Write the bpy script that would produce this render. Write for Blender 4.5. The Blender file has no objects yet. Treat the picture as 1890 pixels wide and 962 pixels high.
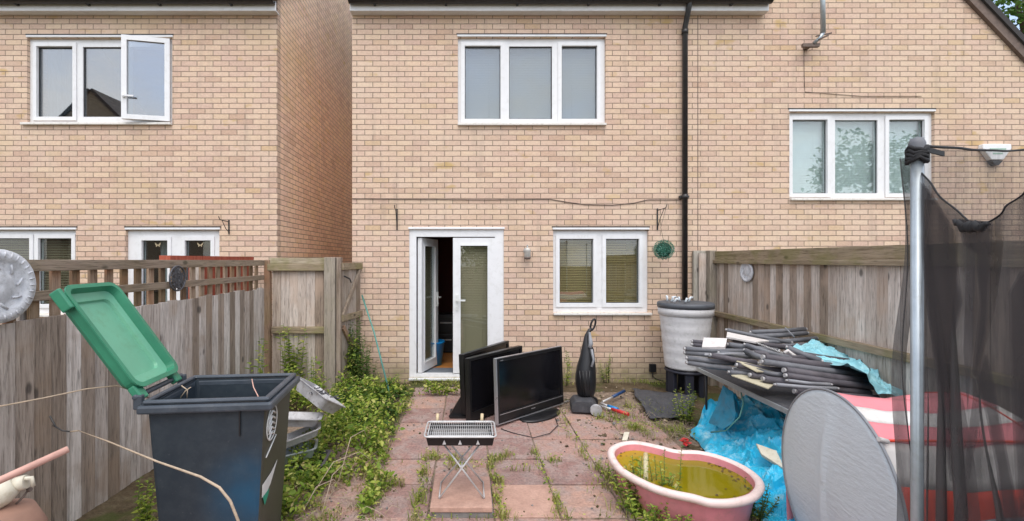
import bpy, bmesh, math, random
import numpy as np
from mathutils import Vector, Matrix, noise
random.seed(7); RNG = np.random.default_rng(7)
R = math.radians
sc = bpy.context.scene
# ------------------------------------------------------------ camera / light
F = 840.0; CX = 865.0; CY = 481.0; H = 1.7; WY = 6.41      # pinhole of the photograph, wall distance
cam = bpy.data.cameras.new('camera'); camo = bpy.data.objects.new('camera', cam)
sc.collection.objects.link(camo); sc.camera = camo
camo.location = (0, 0, H); camo.rotation_euler = (R(90), 0, 0)
cam.sensor_width = 36; cam.lens = 36 * F / 1890; cam.shift_x = (945 - CX) / 1890
cam.clip_start = .05; cam.clip_end = 1000
w = bpy.data.worlds.new('World'); sc.world = w; w.use_nodes = True
nt = w.node_tree; bg = nt.nodes['Background']
sky = nt.nodes.new('ShaderNodeTexSky'); sky.sky_type = 'NISHITA'; sky.sun_disc = False
SUN_EL, SUN_AZ = 60, 178      # azimuth measured clockwise from +Y
sky.sun_elevation = R(SUN_EL); sky.sun_rotation = R(SUN_AZ); sky.air_density = 1.0; sky.dust_density = 2.5; sky.ozone_density = 1.0
tcw = nt.nodes.new('ShaderNodeTexCoord'); mpw = nt.nodes.new('ShaderNodeMapping'); mpw.inputs['Scale'].default_value = (1.6, 1.6, 3.2); nzw = nt.nodes.new('ShaderNodeTexNoise')
nzw.inputs['Scale'].default_value = 1.7; nzw.inputs['Detail'].default_value = 7; nzw.inputs['Roughness'].default_value = .6; rmw = nt.nodes.new('ShaderNodeMapRange'); rmw.inputs[1].default_value = .40; rmw.inputs[2].default_value = .62; rmw.inputs[3].default_value = .15
mxw = nt.nodes.new('ShaderNodeMix'); mxw.data_type = 'RGBA'; mxw.inputs[7].default_value = (5.6, 5.7, 5.9, 1)      # broken cloud over the clear sky
nt.links.new(tcw.outputs['Generated'], mpw.inputs[0]); nt.links.new(mpw.outputs[0], nzw.inputs['Vector']); nt.links.new(nzw.outputs[0], rmw.inputs[0]); nt.links.new(rmw.outputs[0], mxw.inputs[0]); nt.links.new(sky.outputs[0], mxw.inputs[6])
nt.links.new(mxw.outputs[2], bg.inputs[0]); bg.inputs[1].default_value = 0.15
sl = bpy.data.lights.new('sun', 'SUN'); sl.energy = 0.85; sl.angle = R(45); sl.color = (1, .95, .88)
so = bpy.data.objects.new('sun', sl); sc.collection.objects.link(so)
d = Vector((math.sin(R(SUN_AZ)) * math.cos(R(SUN_EL)), math.cos(R(SUN_AZ)) * math.cos(R(SUN_EL)), math.sin(R(SUN_EL))))
so.rotation_euler = d.to_track_quat('Z', 'Y').to_euler()
sc.view_settings.view_transform = 'Standard'; sc.view_settings.look = 'None'
sc.view_settings.exposure = 1.0; sc.view_settings.gamma = 1
try: sc.cycles.max_bounces = 8; sc.cycles.transparent_max_bounces = 24
except Exception: pass

# ------------------------------------------------------------ helpers
def P(px, py, Y): return Vector(((px - CX) * Y / F, Y, H - (py - CY) * Y / F))
def G(px, py, z=0.0):
    Y = (H - z) * F / (py - CY); return Vector(((px - CX) * Y / F, Y, z))
def wx(px, Y=WY): return (px - CX) * Y / F
def wz(py, Y=WY): return H - (py - CY) * Y / F
ORG = {}
class MB:
    def __init__(s): s.v = []; s.f = []; s.m = []; s.sm = []; s.cur = 0
    def add(s, vs, fs, smooth=False, M=None):
        b = len(s.v)
        for q in vs:
            q = Vector(q); s.v.append(M @ q if M else q)
        for f in fs: s.f.append([i + b for i in f]); s.m.append(s.cur); s.sm.append(smooth)
        return s
    def box(s, a, b, M=None):
        x0, y0, z0 = [min(p, q) for p, q in zip(a, b)]; x1, y1, z1 = [max(p, q) for p, q in zip(a, b)]
        vs = [(x0,y0,z0),(x1,y0,z0),(x1,y1,z0),(x0,y1,z0),(x0,y0,z1),(x1,y0,z1),(x1,y1,z1),(x0,y1,z1)]
        return s.add(vs, [(3,2,1,0),(4,5,6,7),(0,1,5,4),(1,2,6,5),(2,3,7,6),(3,0,4,7)], False, M)
    def frustum(s, z0, a0, z1, a1, M=None, cap0=True, cap1=True):   # a = (x0,x1,y0,y1)
        vs = [(a0[0],a0[2],z0),(a0[1],a0[2],z0),(a0[1],a0[3],z0),(a0[0],a0[3],z0),(a1[0],a1[2],z1),(a1[1],a1[2],z1),(a1[1],a1[3],z1),(a1[0],a1[3],z1)]
        fs = [(0,1,5,4),(1,2,6,5),(2,3,7,6),(3,0,4,7)]
        if cap0: fs.append((3,2,1,0))
        if cap1: fs.append((4,5,6,7))
        return s.add(vs, fs, False, M)
    def tube(s, pts, r, n=8, M=None, cap=True, smooth=True, closed=False):
        pts = [Vector(p) for p in pts]; k = len(pts); rs = r if isinstance(r, (list, tuple)) else [r] * k
        vs = []; fs = []; up = None
        for i, p in enumerate(pts):
            a = pts[(i - 1) % k] if (i > 0 or closed) else p; b = pts[(i + 1) % k] if (i < k - 1 or closed) else p
            t = (b - a).normalized()
            if up is None: up = Vector((0,0,1)) if abs(t.z) < .9 else Vector((0,1,0))
            sx = t.cross(up)
            if sx.length < 1e-4: sx = t.cross(Vector((1,0,0)))
            sx.normalize(); up = sx.cross(t).normalized()
            for j in range(n):
                an = 2 * math.pi * j / n; vs.append(p + (sx * math.cos(an) + up * math.sin(an)) * rs[i])
        for i in range(k if closed else k - 1):
            for j in range(n):
                fs.append((i*n+j, i*n+(j+1)%n, ((i+1)%k)*n+(j+1)%n, ((i+1)%k)*n+j))
        s.add(vs, fs, smooth, M)
        if cap and not closed:
            s.f.append([len(s.v)-len(vs)+j for j in range(n)][::-1]); s.m.append(s.cur); s.sm.append(False)
            s.f.append([len(s.v)-n+j for j in range(n)]); s.m.append(s.cur); s.sm.append(False)
        return s
    def lathe(s, prof, n=32, M=None, smooth=True):
        vs = []; fs = []
        for (r, z) in prof:
            for j in range(n):
                a = 2*math.pi*j/n; vs.append((r*math.cos(a), r*math.sin(a), z))
        for i in range(len(prof)-1):
            for j in range(n): fs.append((i*n+j, i*n+(j+1)%n, (i+1)*n+(j+1)%n, (i+1)*n+j))
        return s.add(vs, fs, smooth, M)
    def prism(s, poly, d0, d1, axis='y', M=None):      # poly in the two other axes
        n = len(poly)
        def mk(p, d): return {'y': (p[0], d, p[1]), 'x': (d, p[0], p[1]), 'z': (p[0], p[1], d)}[axis]
        vs = [mk(p, d0) for p in poly] + [mk(p, d1) for p in poly]
        fs = [tuple(range(n))[::-1], tuple(range(n, 2*n))] + [(i, (i+1)%n, n+(i+1)%n, n+i) for i in range(n)]
        return s.add(vs, fs, False, M)
    def grid(s, fn, nu, nv, smooth=True, M=None):
        vs = [fn(i/nu, j/nv) for i in range(nu+1) for j in range(nv+1)]
        fs = [(i*(nv+1)+j, (i+1)*(nv+1)+j, (i+1)*(nv+1)+j+1, i*(nv+1)+j+1) for i in range(nu) for j in range(nv)]
        return s.add(vs, fs, smooth, M)
    def holed(s, x0, x1, z0, z1, holes, y0, y1, M=None):  # wall slab with rectangular openings, closed manifold
        xs = sorted({x0, x1, *[h[0] for h in holes], *[h[1] for h in holes]}); zs = sorted({z0, z1, *[h[2] for h in holes], *[h[3] for h in holes]})
        xs = [x for x in xs if x0-1e-6 <= x <= x1+1e-6]; zs = [z for z in zs if z0-1e-6 <= z <= z1+1e-6]
        def solid(i, j):
            if i < 0 or j < 0 or i >= len(xs)-1 or j >= len(zs)-1: return False
            cx = (xs[i]+xs[i+1])/2; cz = (zs[j]+zs[j+1])/2
            return not any(h[0] < cx < h[1] and h[2] < cz < h[3] for h in holes)
        for i in range(len(xs)-1):
            for j in range(len(zs)-1):
                if not solid(i, j): continue
                a, b, c, e = xs[i], xs[i+1], zs[j], zs[j+1]
                q = [[(a,y0,c),(b,y0,c),(b,y0,e),(a,y0,e)], [(b,y1,c),(a,y1,c),(a,y1,e),(b,y1,e)]]
                if not solid(i-1, j): q.append([(a,y1,c),(a,y0,c),(a,y0,e),(a,y1,e)])
                if not solid(i+1, j): q.append([(b,y0,c),(b,y1,c),(b,y1,e),(b,y0,e)])
                if not solid(i, j-1): q.append([(a,y1,c),(b,y1,c),(b,y0,c),(a,y0,c)])
                if not solid(i, j+1): q.append([(a,y0,e),(b,y0,e),(b,y1,e),(a,y1,e)])
                for k in q: s.add(k, [(0,1,2,3)], False, M)
        return s
    def build(s, name, mats, parent=None, bevel=0, solidify=0, subd=0, weld=False):
        me = bpy.data.meshes.new(name)
        off = ORG.get(parent.name, Vector((0,0,0))) if parent else Vector((0,0,0))
        me.from_pydata([tuple(v - off) for v in s.v], [], s.f)
        mats = mats if isinstance(mats, (list, tuple)) else [mats]
        for m in mats: me.materials.append(m)
        me.polygons.foreach_set('material_index', s.m); me.polygons.foreach_set('use_smooth', s.sm); me.update()
        o = bpy.data.objects.new(name, me); sc.collection.objects.link(o)
        if weld:
            bm = bmesh.new(); bm.from_mesh(me); bmesh.ops.remove_doubles(bm, verts=bm.verts, dist=1e-5); bm.to_mesh(me); bm.free()
        if parent: o.parent = parent
        ORG[o.name] = off.copy()
        if solidify: k = o.modifiers.new('solid', 'SOLIDIFY'); k.thickness = solidify; k.offset = 0
        if subd: k = o.modifiers.new('sub', 'SUBSURF'); k.levels = k.render_levels = subd
        if bevel: k = o.modifiers.new('bevel', 'BEVEL'); k.width = bevel; k.segments = 2; k.limit_method = 'ANGLE'; k.angle_limit = R(35)
        return o
def tag(o, label=None, cat=None, group=None, kind=None):
    if label: o['label'] = label
    if cat: o['category'] = cat
    if group: o['group'] = group
    if kind: o['kind'] = kind
    return o
def empty(name, loc, label, cat, group=None):
    o = bpy.data.objects.new(name, None); o.location = loc; o.empty_display_size = .1
    sc.collection.objects.link(o); ORG[o.name] = Vector(loc); return tag(o, label, cat, group)
def TR(loc, rz=0, rx=0, ry=0): return Matrix.Translation(Vector(loc)) @ Matrix.Rotation(rz, 4, 'Z') @ Matrix.Rotation(ry, 4, 'Y') @ Matrix.Rotation(rx, 4, 'X')
def basis(o, x, y, z): 
    M = Matrix.Identity(4)
    for i, c in enumerate((x, y, z, o)):
        for k in range(3): M[k][i] = c[k]
    return M
# ------------------------------------------------------------ materials
class NT:
    def __init__(s, name):
        s.m = bpy.data.materials.new(name); s.m.use_nodes = True; s.t = s.m.node_tree; s.t.nodes.clear()
        s.out = s.n('ShaderNodeOutputMaterial'); s.p = s.n('ShaderNodeBsdfPrincipled'); s.l(s.p.outputs[0], s.out.inputs[0])
    def n(s, k, **kw):
        q = s.t.nodes.new(k)
        for a, b in kw.items(): setattr(q, a, b)
        return q
    def l(s, a, b): s.t.links.new(a, b)
    def put(s, sock, v):
        if hasattr(v, 'is_linked') or hasattr(v, 'links'): s.l(v, sock)
        else: sock.default_value = v
    def math(s, op, a, b=0.0, c=None):
        q = s.n('ShaderNodeMath', operation=op); s.put(q.inputs[0], a); s.put(q.inputs[1], b)
        if c is not None: s.put(q.inputs[2], c)
        return q.outputs[0]
    def pos(s): return s.n('ShaderNodeNewGeometry').outputs['Position']
    def isl(s): return s.n('ShaderNodeNewGeometry').outputs['Random Per Island']
    def vscale(s, v, sc3):
        q = s.n('ShaderNodeVectorMath', operation='MULTIPLY'); s.l(v, q.inputs[0]); q.inputs[1].default_value = sc3; return q.outputs[0]
    def vadd(s, a, b):
        q = s.n('ShaderNodeVectorMath', operation='ADD'); s.l(a, q.inputs[0]); s.put(q.inputs[1], b); return q.outputs[0]
    def noise(s, v, scale, detail=4, rough=.55):
        q = s.n('ShaderNodeTexNoise'); s.l(v, q.inputs['Vector']); q.inputs['Scale'].default_value = scale
        q.inputs['Detail'].default_value = detail; q.inputs['Roughness'].default_value = rough; return q.outputs[0]
    def ramp(s, f, stops, interp='LINEAR'):
        q = s.n('ShaderNodeValToRGB'); s.l(f, q.inputs[0]); e = q.color_ramp.elements; q.color_ramp.interpolation = interp
        while len(e) > 1: e.remove(e[0])
        e[0].position = stops[0][0]; e[0].color = (*stops[0][1], 1)
        for p, c in stops[1:]:
            k = e.new(p); k.color = (*c, 1)
        return q.outputs[0]
    def mix(s, f, a, b, mode='MIX'):
        q = s.n('ShaderNodeMix', data_type='RGBA', blend_type=mode)
        s.put(q.inputs[0], f); s.put(q.inputs[6], a if not isinstance(a, tuple) else (*a[:3], 1)); s.put(q.inputs[7], b if not isinstance(b, tuple) else (*b[:3], 1))
        return q.outputs[2]
    def bump(s, h, strength=.3, dist=.01):
        q = s.n('ShaderNodeBump'); s.l(h, q.inputs['Height']); q.inputs['Strength'].default_value = strength; q.inputs['Distance'].default_value = dist
        s.l(q.outputs[0], s.p.inputs['Normal'])
    def fin(s, col=None, rough=.7, metal=0, spec=None):
        if col is not None: s.put(s.p.inputs['Base Color'], col if not isinstance(col, tuple) else (*col[:3], 1))
        s.put(s.p.inputs['Roughness'], rough); s.p.inputs['Metallic'].default_value = metal
        if spec is not None: s.p.inputs['Specular IOR Level'].default_value = spec
        return s.m
def smooth(t, f, a, b):
    q = t.n('ShaderNodeMapRange', interpolation_type='SMOOTHSTEP'); t.put(q.inputs[0], f); q.inputs[1].default_value = a; q.inputs[2].default_value = b
    return q.outputs[0]
def brick_mat(name, axis, tone=(1.09, 1.09, 1.10)):
    t = NT(name); pos = t.pos(); sp = t.n('ShaderNodeSeparateXYZ'); t.l(pos, sp.inputs[0])
    wob = t.noise(pos, 5, 2)
    u = t.math('ADD', sp.outputs[axis], t.math('MULTIPLY', t.math('SUBTRACT', wob, .5), .006)); v = t.math('ADD', sp.outputs[2], t.math('MULTIPLY', t.math('SUBTRACT', wob, .5), .004))
    rv = t.math('DIVIDE', t.math('ADD', v, 100 * .075), .0746); row = t.math('FLOOR', rv); fv = t.math('FRACT', rv)
    off = t.math('MULTIPLY', t.math('MODULO', row, 2), .5)
    ru = t.math('ADD', t.math('DIVIDE', t.math('ADD', u, 100 * .225), .225), off); col = t.math('FLOOR', ru); fu = t.math('FRACT', ru)
    du = t.math('MULTIPLY', t.math('SUBTRACT', .5, t.math('ABSOLUTE', t.math('SUBTRACT', fu, .5))), .225)
    dv = t.math('MULTIPLY', t.math('SUBTRACT', .5, t.math('ABSOLUTE', t.math('SUBTRACT', fv, .5))), .075)
    dd = t.math('MINIMUM', du, dv)
    rough_n = t.noise(pos, 60, 3); dd2 = t.math('ADD', dd, t.math('MULTIPLY', t.math('SUBTRACT', rough_n, .5), .003))
    mask = smooth(t, dd2, .0032, .0062)
    cb = t.n('ShaderNodeCombineXYZ'); t.l(col, cb.inputs[0]); t.l(row, cb.inputs[1])
    wn = t.n('ShaderNodeTexWhiteNoise', noise_dimensions='2D'); t.l(cb.outputs[0], wn.inputs['Vector'])
    wn2 = t.n('ShaderNodeTexWhiteNoise', noise_dimensions='3D'); t.l(t.vadd(cb.outputs[0], (7.3, 2.1, 4)), wn2.inputs['Vector'])
    base = t.ramp(wn.outputs[0], [(0, (.50,.345,.25)), (.2, (.585,.42,.315)), (.45, (.61,.45,.335)), (.7, (.645,.485,.35)), (.88, (.63,.48,.36)), (.96, (.58,.43,.29)), (1, (.55,.39,.24))])
    base = t.mix(t.math('MULTIPLY', wn2.outputs[0], .35), base, (.56,.41,.36))
    fine = t.noise(t.vscale(pos, (1, 1, 2)), 38, 5, .7)
    base = t.mix(.45, base, t.ramp(fine, [(.3, (.30,.30,.30)), (.5, (.5,.5,.5)), (.7, (.68,.66,.62))]), 'OVERLAY')
    big = t.noise(pos, .9, 5, .6)
    base = t.mix(smooth(t, big, .52, .72), base, t.mix(.5, base, (.55,.42,.26)))
    big2 = t.noise(t.vscale(pos, (1, 1, .7)), .55, 4, .65)
    base = t.mix(t.math('MULTIPLY', smooth(t, big2, .46, .62), .5), base, t.mix(.35, base, (.66,.56,.42)))
    base = t.mix(t.math('MULTIPLY', smooth(t, t.noise(t.vadd(pos, (9, 3, 5)), 1.1, 5, .65), .55, .72), .45), base, t.mix(.5, base, (.46,.33,.27)))
    # ochre stained bricks in loose clusters
    st = t.noise(t.vscale(pos, (1, 1, 1.7)), 2.6, 3); so_ = t.math('MULTIPLY', smooth(t, st, .60, .74), smooth(t, wn2.outputs[0], .3, .6))
    base = t.mix(t.math('MULTIPLY', so_, t.math('MULTIPLY', fine, 1.3)), base, (.47,.32,.10))
    streak = t.noise(t.vscale(pos, (6, 6, .5)), 1.4, 5, .6)
    base = t.mix(t.math('MULTIPLY', smooth(t, streak, .5, .75), .28), base, (.30,.24,.19))
    # splashback and algae just above the ground
    low = t.math('MULTIPLY', t.math('SUBTRACT', 1.0, smooth(t, sp.outputs[2], .02, .42)), t.math('MULTIPLY', t.noise(pos, 6, 4), 1.5))
    base = t.mix(low, base, (.20,.19,.09))
    mort = t.mix(fine, (.17,.125,.095), (.33,.255,.195))
    c = t.mix(mask, mort, base)
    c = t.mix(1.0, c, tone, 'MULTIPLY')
    h = t.math('ADD', mask, t.math('MULTIPLY', fine, .5)); t.bump(h, .9, .006)
    return t.fin(c, .9, spec=.2)
def wood_mat(name, cols, axis='z', mossy=0, grain=1.0, mossz=1.7):
    t = NT(name); pos = t.pos(); i = t.isl()
    sc3 = {'z': (14, 14, .9), 'x': (.9, 14, 14), 'y': (14, .9, 14)}[axis]
    cb = t.n('ShaderNodeCombineXYZ'); 
    for k in range(3): t.l(t.math('MULTIPLY', i, 37.0), cb.inputs[k])
    v = t.vadd(t.vscale(pos, sc3), cb.outputs[0])
    g = t.noise(v, 2.2, 7, .72); g2 = t.noise(t.vadd(pos, cb.outputs[0]), 2.3, 4)
    g3 = t.noise(t.vscale(v, (3.5, 3.5, 3.5)), 2.2, 3, .6)
    c = t.ramp(g, [(.26, cols[0]), (.48, cols[1]), (.72, cols[2])])
    c = t.mix(t.math('MULTIPLY', smooth(t, g3, .52, .7), .55), c, tuple(x*.35 for x in cols[0]))
    tone = t.ramp(i, [(0, (.42,.36,.30)), (.22, (.70,.62,.55)), (.45, (.95,.90,.86)), (.7, (1.02,.99,.96)), (1, (1.22,1.2,1.18))])
    c = t.mix(1.0, c, tone, 'MULTIPLY')
    c = t.mix(t.math('MULTIPLY', smooth(t, g2, .5, .68), .55), c, cols[3])
    kn = t.n('ShaderNodeTexVoronoi'); t.l(t.vadd(t.vscale(pos, tuple(5.0 if k > 10 else 2.6 for k in sc3)), cb.outputs[0]), kn.inputs['Vector']); kn.inputs['Scale'].default_value = 1.0
    c = t.mix(t.math('MULTIPLY', t.math('SUBTRACT', 1.0, smooth(t, kn.outputs['Distance'], .05, .13)), .75), c, tuple(x*.3 for x in cols[0]))
    if mossy:
        sp = t.n('ShaderNodeSeparateXYZ'); t.l(pos, sp.inputs[0])
        m = t.math('MULTIPLY', smooth(t, t.noise(t.vscale(pos, (1, 1, 1)), 4, 5), .40, .62), mossy)
        c = t.mix(m, c, (.17,.17,.045))
    t.bump(t.math('ADD', g, t.math('MULTIPLY', g3, .6)), .7 * grain, .008)
    return t.fin(c, .88, spec=.2)
def plain(name, col, rough=.5, metal=0, var=.12, scale=8, bump=0, dirt=None, dirtamt=.4, spec=None):
    t = NT(name); pos = t.pos(); n = t.noise(pos, scale, 5, .6)
    dk = tuple(x*(1-var) for x in col); lt = tuple(min(1, x*(1+var)) for x in col)
    c = t.ramp(n, [(.3, dk), (.7, lt)])
    if dirt:
        n2 = t.noise(pos, scale*2.3, 6, .7); c = t.mix(t.math('MULTIPLY', smooth(t, n2, .48, .7), dirtamt), c, dirt)
    if bump: t.bump(n, bump, .01)
    return t.fin(c, t.math('ADD', t.math('MULTIPLY', n, .25), max(0, rough-.12)), metal, spec)
def glass_mat(name, base=.10, tint=(.9,.95,.95)):
    t = NT(name); tr = t.n('ShaderNodeBsdfTransparent'); tr.inputs[0].default_value = (*tint, 1)
    gl = t.n('ShaderNodeBsdfGlossy'); gl.inputs['Roughness'].default_value = .01
    lw = t.n('ShaderNodeLayerWeight'); frs = t.math('ADD', .05, t.math('MULTIPLY', .9, t.math('POWER', lw.outputs['Facing'], 4.0)))
    mx = t.n('ShaderNodeMixShader'); t.l(t.math('ADD', frs, base), mx.inputs[0]); t.l(tr.outputs[0], mx.inputs[1]); t.l(gl.outputs[0], mx.inputs[2])
    t.l(mx.outputs[0], t.out.inputs[0]); return t.m
def leaf_mat(name, stops, trans=.35):
    t = NT(name); c = t.ramp(t.isl(), stops); n = t.noise(t.pos(), 3.0, 3)
    c = t.mix(t.math('MULTIPLY', n, .35), c, tuple(x*.5 for x in stops[0][1]))
    t.fin(c, .55, spec=.3)
    tl = t.n('ShaderNodeBsdfTranslucent'); t.l(c, tl.inputs[0]); mx = t.n('ShaderNodeMixShader'); mx.inputs[0].default_value = trans
    t.l(t.p.outputs[0], mx.inputs[1]); t.l(tl.outputs[0], mx.inputs[2]); t.l(mx.outputs[0], t.out.inputs[0]); return t.m
def net_mat(name, dens, col=(.012,.012,.014), scale=9):
    t = NT(name); t.fin(col, .8, spec=.2); tr = t.n('ShaderNodeBsdfTransparent'); mx = t.n('ShaderNodeMixShader')
    n = t.noise(t.vscale(t.pos(), (1, 1, .4)), scale, 5, .6)
    n2 = t.noise(t.vscale(t.pos(), (14, 14, 1.5)), 2.5, 3); t.l(t.math('ADD', t.math('MULTIPLY', t.math('ADD', n, n2), .45), dens-.45), mx.inputs[0]); t.l(tr.outputs[0], mx.inputs[1]); t.l(t.p.outputs[0], mx.inputs[2])
    t.l(mx.outputs[0], t.out.inputs[0]); return t.m
M = {}
M['brick'] = brick_mat('brick', 0); M['brick_side'] = brick_mat('brick_side', 1, (1.50,1.47,1.42))  # side brick tone lifted, standing in for light missing in the narrow passage
M['upvc'] = plain('white_upvc', (.76,.77,.78), .35, var=.03, dirt=(.45,.44,.40), dirtamt=.22, scale=5)
M['sill'] = plain('sill_plastic', (.72,.70,.66), .4, var=.05, dirt=(.3,.26,.18), dirtamt=.4, scale=9)
M['glass'] = glass_mat('glass', .04); M['glass_up'] = glass_mat('glass_up', .09); M['glass_clear'] = glass_mat('glass_left', .26, (.6,.65,.68))
M['black_plastic'] = plain('black_plastic', (.015,.015,.017), .4, var=.2)
M['black_pipe'] = plain('black_pipe', (.02,.019,.02), .35, var=.2, dirt=(.10,.09,.08), dirtamt=.25)
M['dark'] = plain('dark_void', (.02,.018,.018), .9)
M['fence'] = wood_mat('fence_wood', [(.25,.215,.19), (.53,.475,.43), (.72,.67,.62), (.50,.37,.28)])
M['fence_left'] = wood_mat('fence_left', [(.20,.175,.16), (.49,.45,.42), (.70,.67,.645), (.34,.25,.18)])
M['rail_y'] = wood_mat('rail_y', [(.17,.145,.10), (.36,.31,.23), (.54,.48,.38), (.38,.31,.21)], 'y', .45)
M['rail_x'] = wood_mat('rail_x', [(.17,.145,.10), (.36,.31,.23), (.54,.48,.38), (.38,.31,.21)], 'x', .5)
M['trellis_y'] = wood_mat('trellis_y', [(.17,.14,.115), (.35,.295,.245), (.50,.44,.38), (.3,.22,.15)], 'y', .1)
M['trellis_z'] = wood_mat('trellis_z', [(.16,.11,.08), (.36,.26,.19), (.50,.40,.31), (.40,.18,.09)], 'z', .15)
M['post'] = wood_mat('post_wood', [(.25,.23,.2), (.40,.38,.34), (.52,.5,.45), (.32,.29,.22)], 'z', .1, .5)
M['gate'] = wood_mat('gate_wood', [(.2,.16,.13), (.36,.31,.27), (.5,.46,.41), (.3,.24,.18)], 'z', .1)
M['red_wood'] = wood_mat('red_wood', [(.25,.06,.04), (.42,.11,.07), (.5,.16,.11), (.3,.1,.06)])
M['bin'] = plain('bin_plastic', (.022,.034,.047), .42, var=.2, scale=5, dirt=(.10,.11,.11), dirtamt=.18)
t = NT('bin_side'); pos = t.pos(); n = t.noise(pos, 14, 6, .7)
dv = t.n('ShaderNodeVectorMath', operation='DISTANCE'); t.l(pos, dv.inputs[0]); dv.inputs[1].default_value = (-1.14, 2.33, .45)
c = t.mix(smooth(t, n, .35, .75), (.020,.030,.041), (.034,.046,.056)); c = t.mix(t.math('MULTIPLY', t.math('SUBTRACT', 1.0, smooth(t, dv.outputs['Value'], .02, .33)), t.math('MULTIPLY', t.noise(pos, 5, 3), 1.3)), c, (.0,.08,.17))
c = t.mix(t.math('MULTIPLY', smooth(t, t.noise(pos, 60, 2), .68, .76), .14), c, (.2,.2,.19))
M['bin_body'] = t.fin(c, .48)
M['bin_front'] = plain('bin_front', (.055,.057,.042), .5, var=.25, scale=6)
M['bin_rim'] = plain('bin_rim', (.055,.068,.085), .38, var=.2, scale=7, dirt=(.16,.17,.18), dirtamt=.25)
M['lid'] = plain('green_lid', (.14,.38,.25), .42, var=.1, scale=3, dirt=(.11,.24,.14), dirtamt=.45)
M['lid_dark'] = plain('green_lid_edge', (.035,.21,.12), .4, var=.15, scale=5)
M['white_mark'] = plain('white_mark', (.7,.72,.70), .6, var=.1)
M['green_mark'] = plain('green_mark', (.01,.30,.19), .6, var=.1)
M['galv'] = plain('galvanised', (.42,.47,.50), .38, .55, var=.12, scale=14, dirt=(.3,.31,.3), dirtamt=.35)
M['steel'] = plain('steel', (.55,.55,.55), .35, .25, var=.15)
M['net'] = net_mat('net', .40, (.06,.055,.055), 5); M['net_dense'] = net_mat('net_dense', .72, (.075,.07,.07), 9); M['net_fold'] = net_mat('net_fold', .50, (.055,.05,.052), 12); M['net_edge'] = plain('net_edge', (.02,.02,.022), .8)
M['screen'] = plain('tv_screen', (.006,.006,.008), .16, var=.2, scale=2); M['tv'] = plain('tv_black', (.010,.010,.011), .35, var=.2)
M['tv_silver'] = plain('tv_silver', (.42,.42,.44), .3, .6, var=.05)
M['blue_tarp'] = plain('blue_tarp', (.02,.46,.70), .38, var=.25, scale=4, dirt=(.42,.72,.80), dirtamt=.85)
M['pale_tarp'] = plain('pale_tarp', (.26,.56,.62), .5, var=.2, scale=7, dirt=(.5,.7,.72), dirtamt=.5)
M['foam'] = plain('grey_foam', (.13,.135,.15), .6, var=.3, scale=9, dirt=(.2,.2,.21), dirtamt=.35)
M['foam_dark'] = plain('dark_foam', (.085,.078,.09), .6, var=.3, scale=9, dirt=(.12,.10,.1), dirtamt=.35)
M['foam_light'] = plain('light_foam', (.24,.25,.27), .55, var=.2, scale=9)
M['white_fab'] = plain('white_fabric', (.62,.59,.57), .8, var=.1, dirt=(.35,.32,.28), dirtamt=.3)
M['beige_fab'] = plain('beige_fabric', (.46,.42,.30), .8, var=.1, dirt=(.3,.26,.17), dirtamt=.3)
t = NT('grey_fabric'); pos = t.pos(); wn_ = t.noise(t.vscale(pos, (1, 1, 4)), 14, 4, .6); M['grey_fab'] = (t.bump(wn_, .5, .01), t.fin(t.mix(wn_, (.60,.655,.69), (.625,.68,.715)), .45))[1]
M['pink'] = plain('pool_pink', (.72,.27,.31), .45, var=.1, dirt=(.4,.2,.17), dirtamt=.3)
M['pink_rim'] = plain('pool_rim', (.80,.64,.60), .45, var=.06, scale=6, dirt=(.4,.3,.22), dirtamt=.35)
M['tent_pink'] = plain('tent_pink', (.82,.26,.29), .6, var=.05); M['tent_white'] = plain('tent_white', (.74,.71,.68), .6, var=.05, dirt=(.55,.52,.42), dirtamt=.4); M['tent_red'] = plain('tent_red', (.82,.07,.03), .6, var=.1)
M['butt'] = plain('butt_plastic', (.66,.66,.67), .5, var=.05, dirt=(.36,.38,.34), dirtamt=.4); M['butt_lid'] = plain('butt_lid', (.085,.095,.11), .5, var=.2)
M['terracotta'] = plain('terracotta', (.30,.17,.12), .8, var=.15); M['handle'] = plain('pole_pink', (.62,.36,.29), .5, var=.1, scale=20); M['cream'] = plain('cream_plastic', (.62,.58,.47), .6, var=.1, dirt=(.35,.28,.15), dirtamt=.5)
M['pale_metal'] = plain('pale_metal', (.42,.42,.43), .55, .2, var=.2, dirt=(.2,.17,.14), dirtamt=.6, scale=12)
M['plaque'] = plain('plaque_metal', (.62,.63,.66), .5, .0, var=.2, scale=20, bump=.4, dirt=(.2,.2,.2), dirtamt=.4)
M['plaque_dark'] = plain('plaque_dark', (.10,.10,.11), .5, .3, var=.3, scale=30)
M['tan_wood'] = plain('tan_wood', (.6,.48,.30), .6, var=.1); M['stem'] = plain('dry_stem', (.42,.33,.24), .8, var=.2, scale=30); M['green_stem'] = plain('green_stem', (.10,.14,.03), .7, var=.3)
M['teal'] = plain('teal_paint', (.10,.28,.24), .5, var=.2); M['blue_plastic'] = plain('blue_plastic', (.01,.22,.55), .35); M['navy'] = plain('navy_plastic', (.01,.05,.16), .35); M['red_plastic'] = plain('red_plastic', (.55,.03,.03), .4)
M['membrane'] = plain('membrane', (.05,.052,.06), .75, var=.3, scale=14, bump=.5, dirt=(.15,.14,.13), dirtamt=.4)
M['ball_leaf'] = leaf_mat('ball_leaf', [(0, (.02,.16,.10)), (.6, (.08,.34,.24)), (1, (.30,.58,.48))], .2)
t = NT('slab_red'); pos = t.pos(); i = t.isl()
n1 = t.noise(pos, 7, 6, .65); n2 = t.noise(pos, 45, 4, .7); n3 = t.noise(pos, 1.6, 4)
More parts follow.
